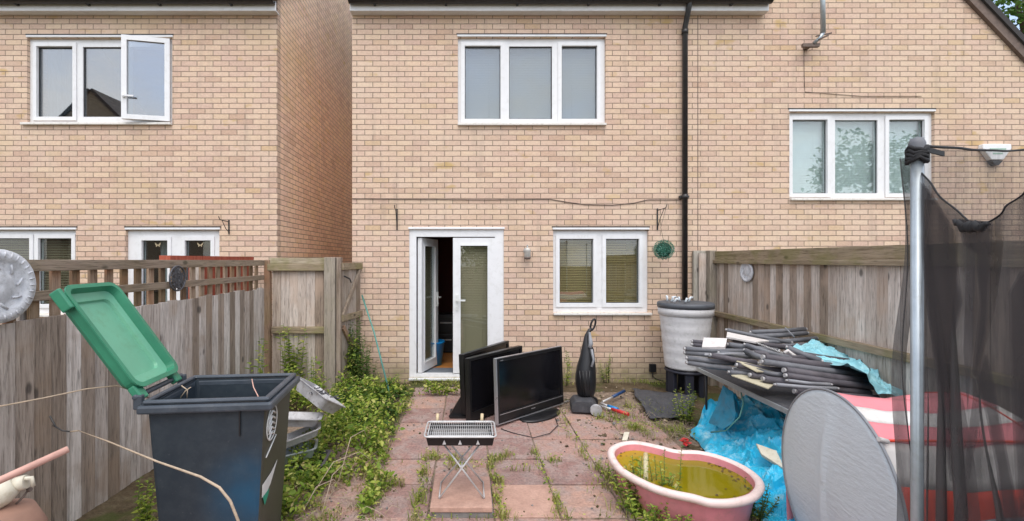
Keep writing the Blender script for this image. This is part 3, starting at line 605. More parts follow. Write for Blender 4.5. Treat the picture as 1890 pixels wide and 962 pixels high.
sloped(.9, 6.3, 1.655, 1.66, RX-.065, RX-.012, .05).build('rail', M['rail_y'], fR, bevel=.005)
sloped(.9, 6.3, 1.705, 1.71, RX-.035, RX-.0135, .115).build('cap_board', M['rail_y'], fR, bevel=.004)
sloped(.9, 6.3, .90, .95, RX-.065, RX-.012, .065).build('rail', M['rail_y'], fR, bevel=.005)
MB().box((RX-.10, 6.22, -.02), (RX-.011, 6.34, wz(463))).box((wx(1276), 6.345, 0), (wx(1300), 6.39, wz(463))).build('post', M['post'], fR, bevel=.006)
mb = MB(); x = wx(1283)
while x < RX-.12: mb.box((x, 6.30, 0), (x+.10, 6.315, 1.8)); x += .103
mb.build('end_boards', M['fence'], fR)

# plaques on fences
def plaque(px, py, r, Y, xside, dark, label, nray=24, seedv=0, X=None):
    Xp = X; Yp = Y; c = Vector((Xp, Yp, wz(py, Yp)))
    nrm = Vector((1, 0, 0)) if xside < 0 else Vector((-1, 0, 0))
    C = basis(c, Vector((0, -nrm.x*-1, 0)) , Vector((0,0,1)), nrm)
    o = empty('wall_plaque', c, label, 'plaque'); m = M['plaque_dark'] if dark else M['plaque']
    if not dark:
        MB().lathe([(.001,.004),(r*.35,.012),(r*.42,.003),(r*.70,.004),(r*.74,.016),(r*.98,.014),(r,.0),(r*.98,-.004),(.001,-.004)], 40, C).build('disc', m, o)
    rm = MB()
    if dark:
        ring = [C @ Vector((r*math.cos(a), r*math.sin(a), .004)) for a in [2*math.pi*i/40 for i in range(40)]]; rm.tube(ring, .008, 6, closed=True)
        rnd = random.Random(4)
        for k in range(90):
            a = rnd.uniform(0, 6.28); q = r*math.sqrt(rnd.random())*.82; cc = Vector((q*math.cos(a), q*math.sin(a), .004)); ra = rnd.uniform(.12,.2)*r; a0 = rnd.uniform(0, 6.28)
            rm.tube([C @ (cc + Vector((ra*math.cos(a0+j*.55), ra*math.sin(a0+j*.55), 0))) for j in range(7)], .0045, 5)
    for k in range(nray):
        a = 2*math.pi*k/nray; r0, r1 = (.78*r, .93*r) if not dark else (.3*r, .95*r)
        rm.tube([C @ Vector((r0*math.cos(a), r0*math.sin(a), .015 if not dark else .004)), C @ Vector((r1*math.cos(a), r1*math.sin(a), .016 if not dark else .004))], .005 if not dark else .003, 5)
    if not dark:
        for k in range(8):
            a = 2*math.pi*k/8; rm.tube([C @ Vector((r*(.45+.1*j)*math.cos(a+.16*j), r*(.45+.1*j)*math.sin(a+.16*j), .006)) for j in range(3)], r*.03, 5)
    rm.build('relief', M['plaque_dark'] if (dark or r < .1) else M['plaque'], o)
Yk = 2.6*840/(865-8); plaque(0, 529, .205, (2.6-.045)*840/(865-3), -1, False, 'large pale metal sun plaque hanging on the trellis at the photo edge', 30, X=LX+.03)
Yk = 2.57*840/(865-327); plaque(327, 514, .108, Yk, -1, True, 'dark filigree metal disc hanging on the trellis above the open bin', 20, X=LX+.03)
Yk = 3.36*840/(1377-865); plaque(1377, 502, .125, Yk, 1, False, 'small round pale metal flower plaque on the right fence', 14, X=RX-.03)
tubething('garden_cane', [([P(668, 545, 6.33), P(690, 612, 6.1), P(722, 738, 5.55)], .011)], M['teal'], 'green garden cane leaning on the house wall beside the gate', 'cane')

# ------------------------------------------------------------ wheelie bin
bc = Vector((-1.42, 2.62, 0)); ba = R(6); B = TR(bc, ba)     # local x = depth of the bin (hinge at -x), local y away from camera
bn = empty('wheelie_bin', bc, 'dark grey wheelie bin with its green lid thrown open', 'bin')
zr = .97; xa, xb, ya, yb = -.28, .335, -.265, .265
t0 = (xa+.07, xb-.07, ya+.045, yb-.045)
body = MB(); body.frustum(.05, t0, zr-.06, (xa+.015, xb-.015, ya+.015, yb-.015), B, cap1=False); 
inn = MB(); inn.frustum(.09, (t0[0]+.01, t0[1]-.01, t0[2]+.01, t0[3]-.01), zr-.01, (xa+.03, xb-.03, ya+.03, yb-.03), B, cap1=False)
body.v += inn.v; n0 = len(body.v)-len(inn.v); body.f += [[i+n0 for i in f][::-1] for f in inn.f]; body.m += inn.m; body.sm += inn.sm
for i, fc in enumerate(body.f):
    if i == 1: body.m[i] = 1
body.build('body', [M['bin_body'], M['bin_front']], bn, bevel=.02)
# rim: stepped ring
rim = MB()
def ring(mb, o, i, z0, z1):
    a = [(o[0],o[2]),(o[1],o[2]),(o[1],o[3]),(o[0],o[3])]; b = [(i[0],i[2]),(i[1],i[2]),(i[1],i[3]),(i[0],i[3])]
    vs = [(*p, z0) for p in a] + [(*p, z1) for p in a] + [(*p, z0) for p in b] + [(*p, z1) for p in b]; fs = []
    for k in range(4):
        n = (k+1)%4; fs += [(k,n,4+n,4+k), (8+n,8+k,12+k,12+n), (4+k,4+n,12+n,12+k), (n,k,8+k,8+n)]
    mb.add(vs, fs, False, B)
ring(rim, (xa-.02, xb+.03, ya-.02, yb+.02), (xa+.032, xb-.03, ya+.032, yb-.032), zr-.055, zr-.012); ring(rim, (xa-.002, xb+.012, ya-.004, yb+.004), (xa+.026, xb-.022, ya+.026, yb-.026), zr-.010, zr+.012)
rim.build('rim', M['bin_rim'], bn, bevel=.012)
hb = MB(); 
for s in (-1, 1): hb.box((xa-.065, s*.215-.016, zr-.045), (xa-.021, s*.215+.016, zr+.03), B)
hb.tube([B @ Vector((xa-.055, -.235, zr+.02)), B @ Vector((xa-.055, .235, zr+.02))], .014, 12); hb.build('handle', M['bin_rim'], bn, bevel=.006)
ax = MB(); 
for s in (-1, 1): ax.lathe([(.001,-.025),(.09,-.025),(.10,-.015),(.10,.015),(.09,.025),(.001,.025)], 24, B @ TR((xa+.04, s*.255, .10), 0, R(90)))
ax.build('wheel', M['black_plastic'], bn)
sl_ = MB(); sl_.box((.19, ya+.006, zr-.19), (.197, ya+.012, zr-.055), B @ TR((0,0,0))); 
sl_.build('drip_slot', M['black_plastic'], bn)
# lid, hinged at the bar
hinge = B @ Vector((xa-.046, -.02, zr+.03)); 
lu = Vector((-.50, .0, .72)).normalized(); lu = (Matrix.Rotation(ba, 3, 'Z') @ lu); lv = Matrix.Rotation(ba, 3, 'Z') @ Vector((0,1,0)); ln = lu.cross(lv)   # outward underside faces the camera side
if ln.x < 0: ln = -ln
L = basis(hinge, lu, lv, ln)
ld = MB(); LL = .665; LW = .20
def rr(w0, w1, u0, u1, r, n=5):
    pts = []
    for (cx_, cy_, a0) in ((u1-r, w1-r, 0), (u0+r, w1-r, 90), (u0+r, w0+r, 180), (u1-r, w0+r, 270)):
        for k in range(n+1): a = R(a0 + 90*k/n); pts.append((cx_+r*math.cos(a), cy_+r*math.sin(a)))
    return pts
def loft(mb, loops, close_first=False, close_last=True, M_=None, sm=True):
    n = len(loops[0][0]); vs = []; fs = []
    for lp, z in loops: vs += [(p[0], p[1], z) for p in lp]
    for i in range(len(loops)-1):
        for j in range(n): fs.append((i*n+j, i*n+(j+1)%n, (i+1)*n+(j+1)%n, (i+1)*n+j))
    if close_first: fs.append(tuple(range(n))[::-1])
    if close_last: fs.append(tuple(range((len(loops)-1)*n, len(loops)*n)))
    mb.add(vs, fs, sm, M_)
loft(ld, [(rr(-LW+.02, LW-.02, .05, LL-.02, .05), -.052), (rr(-LW+.006, LW-.006, .035, LL-.006, .055), -.03), (rr(-LW, LW, .03, LL, .06), .02), (rr(-LW-.012, LW+.012, .02, LL+.012, .065), .022), (rr(-LW-.012, LW+.012, .02, LL+.012, .065), .03), (rr(-LW+.012, LW-.012, .045, LL-.012, .05), .03), (rr(-LW+.022, LW-.022, .055, LL-.022, .045), -.012), (rr(-LW+.06, LW-.06, .10, LL-.07, .04), -.02), (rr(-LW+.065, LW-.065, .105, LL-.075, .04), -.036)], close_first=True, M_=L)
for i, fc in enumerate(ld.f): 
    if i < 24*6: ld.m[i] = 1
    ld.sm[i] = False
lido = ld.build('lid', [M['lid'], M['lid_dark']], bn)
for s in (-1, 1): MB().box((-.03, s*.17-.03, -.03), (.055, s*.17+.03, .012), L).build('lid_arm', M['lid_dark'], bn, bevel=.008)
MB().box((LL-.12, -LW-.035, -.03), (LL+.0, -LW-.012, .028), L).build('lid_grip', M['lid_dark'], bn, bevel=.008)
# markings on the front (right hand) face
def fpt(v, z, out=.004):      # v across the front -1..1, z height
    k = (z-.05)/(zr-.11); xx = (xb-.07)+(.055)*k + out; hw = .22 + .03*k; return B @ Vector((xx, v*hw, z))
em = MB(); ec = (-.52, .80)
el = lambda a, ru, rz_: fpt(ec[0] + ru*math.cos(a), ec[1] + rz_*math.sin(a))
em.tube([el(2*math.pi*i/28, .34, .093) for i in range(28)], .0035, 5, closed=True)
for k in range(5): 
    zc = .86-.03*k
    em.tube([fpt(ec[0]-.24+.02*k, zc-.02), fpt(ec[0]-.02, zc+.008), fpt(ec[0]+.22, zc-.022)], .006, 5)
em.tube([el(a, .24, .06) for a in (2.2, 2.8, 3.4, 4.0, 4.6, 5.2)], .004, 5)
em.tube([fpt(-.80, .635), fpt(-.15, .70)], .004, 5); em.build('emblem', M['white_mark'], bn)
st = MB(); st.add([fpt(-.95, .50), fpt(-.35, .505), fpt(.1, .53), fpt(-.35, .44), fpt(-.55, .425), fpt(-.93, .43)], [(0,1,2,3,4,5)]); st.build('sticker', M['white_mark'], bn, solidify=.001)
st = MB(); st.add([fpt(-.9, .43, .006), fpt(-.45, .425, .006), fpt(-.5, .40, .006), fpt(-.72, .365, .006)], [(0,1,2,3)]); st.build('sticker', M['green_mark'], bn, solidify=.001)
# bramble stems
tubething('bramble_stem', [([P(145,795,2.45), P(200,815,2.33), P(290,852,2.12), P(370,880,2.0), P(405,900,1.95), P(425,925,1.95), P(440,962,1.95), P(446,1100,1.95)], [.0022,.0035,.0045,.0052,.0055,.006,.006,.006]), ([P(145,795,2.45), P(130,797,2.46)], .004)], M['stem'], 'long arching dry stem crossing in front of the dark bin', 'stem')
tubething('bramble_stem', [([P(-10,752,2.2), P(80,735,2.3), P(160,718,2.4), P(215,712,2.5), P(250,722,2.55), P(275,735,2.6)], .0035)], M['stem'], 'thin pale stem running from the left photo edge to the bin hinge', 'stem')
tubething('dry_twig', [([P(333,735,2.5), P(342,722,2.5), P(352,715,2.5)], .003), ([P(345,735,2.5), P(346,720,2.5), P(335,712,2.5)], .003)], M['stem'], 'dry twigs poking up inside the open dark bin', 'twig')
tubething('dry_twig', [([P(465,700,2.75), P(468,715,2.7), P(478,735,2.6)], .003)], M['handle'], 'single pinkish twig inside the right corner of the open bin', 'twig')
tubething('thorn_tip', [([P(130,797,2.46), P(115,795,2.46), P(103,788,2.46), P(92,768,2.45)], .004), ([P(103,788,2.46), P(97,786,2.46)], .003)], M['black_pipe'], 'dark curled tip of the arching stem against the left fence', 'stem')
# bottom-left corner things
tubething('wooden_pole', [([P(-60,912,1.5), P(-5,889,1.6), P(126,829,1.75)], .0135)], M['handle'], 'pinkish wooden pole end poking in at the lower left edge', 'pole')
o = empty('clay_planter', (-1.78, 1.72, 0), 'tall round brown planter mostly outside the lower left corner', 'planter')
MB().lathe([(.001,.0),(.13,.0),(.14,.05),(.16,.5),(.155,.66),(.12,.74),(.06,.765),(.001,.77)], 28, TR((-1.80, 1.72, 0))).build('planter_body', M['terracotta'], o)
mb = MB(); p0 = P(-25, 925, 1.7); p1 = P(28, 895, 1.75)
mb.tube([p0, p0.lerp(p1,.6), p1], [.055,.05,.032], 14); mb.tube([p1, p1+Vector((.035,.01,.008))], [.028,.026], 10); mb.tube([p1+Vector((.0,0,.02)), p1+Vector((.055,.01,.022)), p1+Vector((.06,.01,-.01))], .008, 8); tag(mb.build('hose_nozzle', M['cream']), 'dirty cream plastic nozzle below the pinkish pole at lower left', 'nozzle')
tubething('bent_wire', [([P(30,930,1.75), P(42,918,1.76), P(52,905,1.78), P(45,890,1.78)], .004), ([P(52,905,1.78), P(57,903,1.78)], .008)], M['verge'], 'rusty bent wire under the cream nozzle at lower left', 'wire')

# ------------------------------------------------------------ televisions
def tv(bl, br, h, lean, label, silver=False, stand=False, extra=None):
    bl, br = Vector(bl), Vector(br); u = (br-bl); L_ = u.length; u.normalize(); nf = Vector((u.y, -u.x, 0)).normalized(); up = (Vector((0,0,1)) - nf*lean).normalized(); nf = u.cross(up).normalized()
    C = basis(bl, u, -nf if False else nf, up)
    o = empty('television', (bl+br)/2, label, 'television', 'old flat televisions standing on the patio')
    MB().box((0,-.045,0),(L_,0,h),C).box((.08,-.09,.06),(L_-.08,-.0455,h-.08),C).build('casing', M['tv'], o, bevel=.006)
    bz = MB().holed(0, L_, 0, h, [(.03, L_-.03, .095, h-.03)], .0005, .018, C); bz.build('bezel', M['tv'], o, bevel=.003)
    if silver: MB().box((-.014,-.02,-.006),(-.001,.019,h+.004),C).box((-.014,-.02,h+.0045),(L_,.012,h+.010),C).box((-.014,-.02,-.016),(L_,.019,-.0065),C).box((0.02,.0185,.078),(L_-.02,.021,.084),C).build('silver_trim', M['tv_silver'], o)
    MB().box((.03,.001,.095),(L_-.03,.006,h-.03),C).build('screen', M['screen'], o)
    if stand: 
        pc = bl.lerp(br,.55)+Vector((.05,-.02,0)); ang = math.atan2(u.y,u.x); MB().lathe([(.001,.0),(.30,.0),(.30,.012),(.27,.022),(.06,.03),(.001,.03)], 32, TR((pc.x,pc.y,0), ang) @ Matrix.Scale(.5,4,(0,1,0))).build('stand', M['tv'], o)
    if extra: extra(C, L_, o)
    return o
def tvlogo(C, L_, o):
    m = MB(); x = L_*.5
    for k in range(5): m.box((x-.03+k*.013, .0185, .04), (x-.021+k*.013, .020, .05), C)
    m.build('maker_mark', M['tv_silver'], o)
    MB().box((.05,.0185,h1-.022),(.09,.020,h1-.015),C).build('top_mark', M['tv_silver'], o)
b0 = P(918, 781, 4.63); b1 = P(1038, 741, 5.32); h1 = .645
tv((b0.x,b0.y,.045), (b1.x,b1.y,.045), h1, .04, 'front television, silver edged, with its screen facing the barbecue', True, True, tvlogo)
def legs2(C, L_, o): MB().prism([(-.16,-.01),(-.02,.34),(.0,.34),(.02,-.01)], -.16, -.12, 'y', C).build('stand_wedge', M['tv'], o)
b0 = P(866, 776, 4.70); b1 = P(964, 747, 5.42)
tv((b0.x,b0.y,.03), (b1.x,b1.y,.03), .655, .03, 'middle black television between the front one and the rearmost one', extra=lambda C,L_,o: MB().box((L_*.42,.019,.0),(L_*.42+.012,.022,.6),C).build('cable_clip', M['tv'], o))
b0 = P(857, 765, 4.92); b1 = P(941, 740, 5.78)
tv((b0.x,b0.y,.03), (b1.x,b1.y,.03), .65, .05, 'rearmost television nearest the door, tilted back on a black wedge stand')
m = MB(); s0 = P(829,770,4.95); s1 = P(856,640,4.98)
m.prism([(wx(828,4.95),.0),(wx(857,4.95),.28),(wx(864,4.95),.0)], 4.95, 4.99, 'y'); m.box((wx(830,4.95),4.90,.0),(wx(862,4.95),5.15,.02)); tag(m.build('monitor_stand', M['tv']), 'black triangular stand foot beside the rearmost television', 'stand')
tubething('mains_lead', [([P(1025,772,4.9)]+[G(1030,785,.01), G(1015,800,.01), G(985,808,.01), G(950,800,.01), G(925,792,.01)], .004)], M['black_plastic'], 'thin black lead curling on the patio in front of the front television', 'lead')
# ------------------------------------------------------------ vacuum cleaner
VY = 5.15; vs_ = lambda x, y, Y=VY: P(820 + x/4.008, 560 + y/4.008, Y)
o = empty('vacuum_cleaner', (vs_(1050,800).x, VY, 0), 'black upright vacuum cleaner standing against the house wall', 'vacuum cleaner')
mb = MB(); pr = [(1062,705,34),(1050,660,60),(1045,600,68),(1045,540,68),(1050,470,62),(1058,400,50),(1060,340,42),(1052,290,24),(1055,240,16),(1075,200,13),(1090,185,10)]
mb.tube([vs_(x, y, VY+.05+.06*(700-y)/500) for x, y, r in pr], [r*1.12/4.008/163 for x, y, r in pr], 18); mb.build('dust_bag', M['black_plastic'], o)
mb = MB(); lp = []
for k in range(20):
    a = 2*math.pi*k/20; lx_, ly_ = 17*math.cos(a), 40*math.sin(a); ca = R(20); lp.append(vs_(1100 + lx_*math.cos(ca)-ly_*math.sin(ca)*-1*.0 + ly_*-.25, 157 + ly_, VY+.12))
mb.tube(lp, .012, 8, closed=True); mb.build('handle', M['black_plastic'], o)
MB().tube([vs_(1075,215,VY+.05), vs_(1085,300,VY+.0), vs_(1075,330,VY-.01)], [.012,.026,.022], 10).tube([vs_(1090,340,VY-.03), vs_(1105,420,VY-.04), vs_(1090,470,VY-.05)], .014, 8).build('hose', M['foam_light'], o)
mb = MB(); c0 = vs_(1045, 760); Vv = TR((c0.x, VY-.02, 0), R(-8))
mb.prism([(-.17,.02),(-.17,.10),(-.13,.15),(.06,.16),(.12,.09),(.12,.02)], -.13, .13, 'y', Vv); mb.build('floor_head', M['membrane'], o, bevel=.012)
for s in (-1, 1): MB().lathe([(.001,-.018),(.02,-.024),(.024,-.012),(.044,-.010),(.05,-.02),(.062,-.018),(.066,0),(.06,.018),(.001,.018)], 24, Vv @ TR((.09, s*.155, .066), 0, R(90)), False).build('wheel', M['pale_metal'] if s < 0 else M['black_plastic'], o)
mb = MB()
for k in range(4): mb.tube([vs_(1000+25*k, 500, VY-.045), vs_(1010+22*k, 600, VY-.055), vs_(1025+17*k, 690, VY-.03)], .007, 6)
mb.build('rib', M['tv'], o)
# tools right of it
def tool(p, q, mh, label, cat, name, hl=.45):
    o = empty(name, p, label, cat); m_ = p.lerp(q, hl); MB().tube([p, m_], .012, 8).build('shaft', M['steel'], o); MB().tube([m_, q], [.018,.02], 10).build('grip', mh, o)
tool(G(1112,742,.06), G(1152,722,.08), M['navy'], 'garden tool with navy blue grip lying right of the vacuum', 'shears', 'shears')
tool(G(1105,748,.04), G(1160,765,.04), M['red_plastic'], 'garden tool with dark red grip lying on the weeds', 'loppers', 'loppers')
tool(G(1108,744,.05), G(1140,756,.05), M['blue_plastic'], 'short tool with bright blue grip between the navy and red ones', 'trowel', 'trowel')
mb = MB(); ma = [G(1165,722), G(1285,735), G(1275,775), G(1200,778)]
mb.grid(lambda u, v: (ma[0].lerp(ma[1],u)).lerp(ma[3].lerp(ma[2],u),v) + Vector((.03*nz(v*5,1), .03*nz(u*5,2), .03+.035*abs(nz(u*6,v*5,3)))), 40, 24); tag(mb.build('weed_membrane', M['membrane'], solidify=.003), 'crumpled dark sheet on the ground beneath the wall socket', 'sheet')
# ------------------------------------------------------------ water butt
o = empty('water_butt', (wx(1265,5.85), 5.85, 0), 'pale ribbed water barrel with grey lid in the corner by the fence', 'water butt')
wc = wx(1265, 5.85); prof = [(.255,.37),(.26,.38)]
zt, z0_ = 1.10, .37
pf = [(.001,.31),(.19,.31),(.24,.335)]
for k in range(41):
    z = .34 + (zt-.10-.34)*k/40; pf.append((.245 + .062*k/40 + (.003 if (k//4)%2 else 0), z))
pf += [(.312, zt-.095), (.328, zt-.09), (.331, zt-.01), (.32, zt), (.31, zt-.01)]
MB().lathe(pf, 48, TR((wc,5.85,0))).build('barrel', M['butt'], o)
MB().lathe([(.328,zt+.0),(.338,zt+.002),(.341,zt+.045),(.33,zt+.065),(.31,zt+.06),(.05,zt+.075),(.001,zt+.075)], 48, TR((wc,5.85,0))).build('barrel_lid', M['butt_lid'], o)
mb = MB()
for k in range(6): a = math.pi*2*k/6+.3; mb.box((-.05,-.03,-.02),(.05,.03,.32), TR((wc+.2*math.cos(a), 5.85+.2*math.sin(a), 0), a+R(90)))
mb.lathe([(.001,.28),(.25,.28),(.25,.31),(.001,.31)], 32, TR((wc,5.85,0))); mb.build('barrel_stand', M['navy'] if False else plain('stand_plastic', (.018,.02,.032), .5), o, bevel=.01)
MB().tube([(wc+.03,5.85-.26,.42),(wc+.03,5.85-.33,.42)], .018, 10).box((wc+.01,5.5,.43),(wc+.05,5.53,.47)).build('tap', M['black_plastic'], o)
mb = MB(); rnd = random.Random(3)
for k in range(7):
    p = Vector((wc-.13+rnd.uniform(-.12,.12), 5.75+rnd.uniform(-.1,.1), zt+.08)); q = p + Vector((rnd.uniform(-.08,.08), rnd.uniform(-.04,.04), rnd.uniform(.02,.07))); mb.tube([p, p.lerp(q,.5)+Vector((0,0,.03)), q], .014, 7)
tag(mb.build('tangled_bag', M['grey_fab']), 'scrap of crumpled silvery plastic on the water barrel lid', 'scrap')

# ------------------------------------------------------------ barbecue and loose slab
o = empty('loose_slab', (-.06, 3.2, 0), 'orange pink paving slab raised under the barbecue', 'slab'); 
MB().box((-.255,2.99,.042),(.157,3.42,.08)).build('slab_top', M['slab_orange'], o, bevel=.006)
tag(MB().box((-.24,3.0,.0),(.165,3.43,.040)).build('grey_slab', M['slab_grey'], bevel=.005), 'grey slab lying beneath the orange pink one', 'slab')
o = empty('barbecue', (-.055, 3.18, .08), 'small portable barbecue with wire grill on folding crossed legs', 'barbecue')
x0, x1, y0, y1, zt = -.285, .172, 3.04, 3.31, .517
mb = MB(); mb.frustum(zt-.06, (x0+.012,x1-.012,y0+.012,y1-.012), zt, (x0,x1,y0,y1), cap1=False); mb.frustum(zt-.052, (x0+.02,x1-.02,y0+.02,y1-.02), zt-.001, (x0+.006,x1-.006,y0+.006,y1-.006), cap1=False); mb.build('tray', M['tv'], o, bevel=.004)
mb = MB(); lp = [(p[0],p[1],zt+.008) for p in rr(y0-.012, y1+.012, x0-.012, x1+.012, .03)]; mb.tube(lp, .006, 7, closed=True)
lp2 = [(p[0],p[1],zt+.010) for p in rr(y0+.008, y1-.008, x0+.008, x1-.008, .02)]; mb.tube(lp2, .003, 6, closed=True)
x = x0+.012
while x < x1-.005: mb.tube([(x,y0-.01,zt+.010),(x,y1+.01,zt+.010)], .0019, 5); x += .0135
for y in (y0+.07, y0+.14, y0+.205): mb.tube([(x0-.01,y,zt+.005),(x1+.01,y,zt+.005)], .0026, 5)
mb.build('grill', M['steel'], o)
mb = MB(); mb.add([(x0+.03,y0+.03,zt-.03),(x1-.03,y0+.03,zt-.03),(x1-.03,y1-.03,zt-.03),(x0+.03,y1-.03,zt-.03)],[(0,1,2,3)]); mb.build('ash', M['slab_grey'], o)
for x in (807, 889): MB().tube([P(x,778,3.34), P(x+1,764,3.37)], .012, 8).build('wooden_grip', M['tan_wood'], o)
mb = MB()
for k in (810+10, 849, 880+2): 
    c = P(k+0.0, 816, y0); mb.prism([(c.x-.012,zt-.045),(c.x+.012,zt-.045),(c.x,zt-.015)], y0-.004, y0+.004, 'y')
mb.build('vent', M['steel'], o)
for yy, Y in (('f', 3.09), ('b', 3.31)):
    xs = (-.20, .105)
    MB().tube([(xs[0],Y,.085),(xs[1]-.01,Y+ (.05 if yy=='f' else -.05),zt-.06)], .0065, 7).build('leg', M['steel'], o); MB().tube([(xs[1],Y,.085),(xs[0]+.01,Y+(.05 if yy=='f' else -.05),zt-.06)], .0065, 7).build('leg', M['steel'], o)
MB().tube([(xs[0],3.09,.09),(xs[0],3.31,.09)], .005, 6).build('cross_bar', M['steel'], o)
MB().tube([(xs[1],3.09,.09),(xs[1],3.31,.09)], .005, 6).build('cross_bar', M['steel'], o); MB().tube([(-.047,3.11,.29),(-.047,3.29,.29)], .005, 6).build('cross_bar', M['steel'], o)

# ------------------------------------------------------------ paddling pool
rimpx = [(1121,832),(1138,817),(1173,813),(1220,822),(1248,829),(1290,831),(1336,842),(1383,863),(1411,890),(1399,914),(1359,926),(1313,926),(1278,917),(1231,907),(1185,890),(1138,862)]
zp = .27; ctl = [G(a, b, zp) for a, b in rimpx]; n = len(ctl); loop = []
for i in range(n):
    p0_, p1_, p2_, p3_ = ctl[i-1], ctl[i], ctl[(i+1)%n], ctl[(i+2)%n]
    for k in range(5):
        t_ = k/5; loop.append(.5*((2*p1_)+(p2_-p0_)*t_+(2*p0_-5*p1_+4*p2_-p3_)*t_*t_+(-p0_+3*p1_-3*p2_+p3_)*t_**3))
ce = sum(loop, Vector())/len(loop)
def inset(dist, z):
    out = []; m_ = len(loop)
    for i in range(m_):
        tg = (loop[(i+1)%m_]-loop[i-1]).normalized(); nn = Vector((-tg.y, tg.x, 0)); 
        if nn.dot(ce-loop[i]) < 0: nn = -nn
        q = loop[i] + nn*dist; out.append((q.x, q.y, z))
    return out
def loft3(mb, loops, cap=False, sm=True):
    n = len(loops[0]); vs = [p for l in loops for p in l]; fs = [(i*n+j, i*n+(j+1)%n, (i+1)*n+(j+1)%n, (i+1)*n+j) for i in range(len(loops)-1) for j in range(n)]
    if cap: fs.append(tuple(range((len(loops)-1)*n, len(loops)*n)))
    mb.add(vs, fs, sm)
po = empty('paddling_pool', (ce.x, ce.y, 0), 'pink heart shaped plastic paddling pool holding stagnant yellow green water', 'pool')
mb = MB(); loft3(mb, [inset(.11,.0), inset(.085,.02), inset(.04,zp-.03)]); loft3(mb, [inset(.055,zp-.01), inset(.07,zp-.12)]); mb.build('basin', M['pink'], po)
mb = MB(); loft3(mb, [inset(.035,zp-.045), inset(.006,zp-.04), inset(-.002,zp-.02), inset(.004,zp-.004), inset(.02,zp+.004), inset(.04,zp), inset(.052,zp-.012), inset(.06,zp-.06), inset(.07,zp-.12)]); mb.build('rim', M['pink_rim'], po)
mb = MB(); lw = inset(.0, zp-.055); lw = inset(.059, zp-.055); vs = [(p[0],p[1],p[2]) for p in lw] + [(ce.x, ce.y, zp-.055)]; mb.add(vs, [(i,(i+1)%len(lw),len(lw)) for i in range(len(lw))]); wtr = mb.build('stagnant_water', M['water']); tag(wtr, 'stagnant yellow green water filling the pink pool', 'water')
mb = MB(); rnd = random.Random(9)
for k in range(46):
    q = Vector(lw[rnd.choice(list(range(28,50))+list(range(0,8))+list(range(70,80)))]); q = q.lerp(Vector((ce.x,ce.y,q.z)), rnd.random()**2*.35+.03) + Vector((0,0,.004)); a = rnd.uniform(0,6.28); s = rnd.uniform(.006,.016)
    mb.add([q, q+Vector((s*math.cos(a),s*math.sin(a),.003)), q+Vector((s*1.6*math.cos(a+.6),s*1.6*math.sin(a+.6),.001)), q+Vector((s*math.cos(a+1.2),s*math.sin(a+1.2),0))], [(0,1,2,3)])
tag(mb.build('floating_leaves', plain('dead_leaf', (.09,.05,.02), .7, var=.5, scale=40)), 'dead leaves floating at the edges of the pool water', 'leaves', kind='stuff')
tag(MB().tube([P(1192,838,3.25), P(1192,885,3.05)], .016, 12).build('pole_reflection', net_mat('pale_reflection', .35, (.8,.75,.55))), 'pale streak for the pole reflected in the pink pool near its left end', 'tube')  # translucent pale tube added as the pole's reflection in the water

# ------------------------------------------------------------ table, tube pile, tarps
TX0, TX1, TY0, TY1, TZ = 2.34, 3.05, 3.30, 4.66, .60
o = empty('folding_table', ((TX0+TX1)/2, 4.0, 0), 'grey folding table buried under the heap of grey tubes', 'table')
MB().box((TX0+.012,TY0+.012,TZ-.025),(TX1-.012,TY1-.012,TZ)).build('tabletop', M['membrane'], o)
mb = MB(); mb.box((TX0-.004,TY0,TZ-.03),(TX0+.0115,TY1,TZ+.006)); mb.box((TX1-.0115,TY0,TZ-.03),(TX1+.004,TY1,TZ+.006)); mb.box((TX0,TY0-.004,TZ-.03),(TX1,TY0+.0115,TZ+.006)); mb.box((TX0,TY1-.0115,TZ-.03),(TX1,TY1+.004,TZ+.006)); mb.build('edge_trim', M['galv'], o)
for x, y in ((TX0+.03,TY0+.05),(TX0+.03,TY1-.12),(TX1-.05,TY0+.05),(TX1-.05,TY1-.12)): MB().tube([(x,y,0),(x,y,TZ-.03)], .012, 8).build('leg', M['black_plastic'], o)
q = lambda x, y, Y: P(1240 + x/4.109, 590 + y/4.109, Y)
GT = 'grey foam tubes heaped on the folding table'
mats = {'f': M['foam'], 'd': M['foam_dark'], 'l': M['foam_light']}
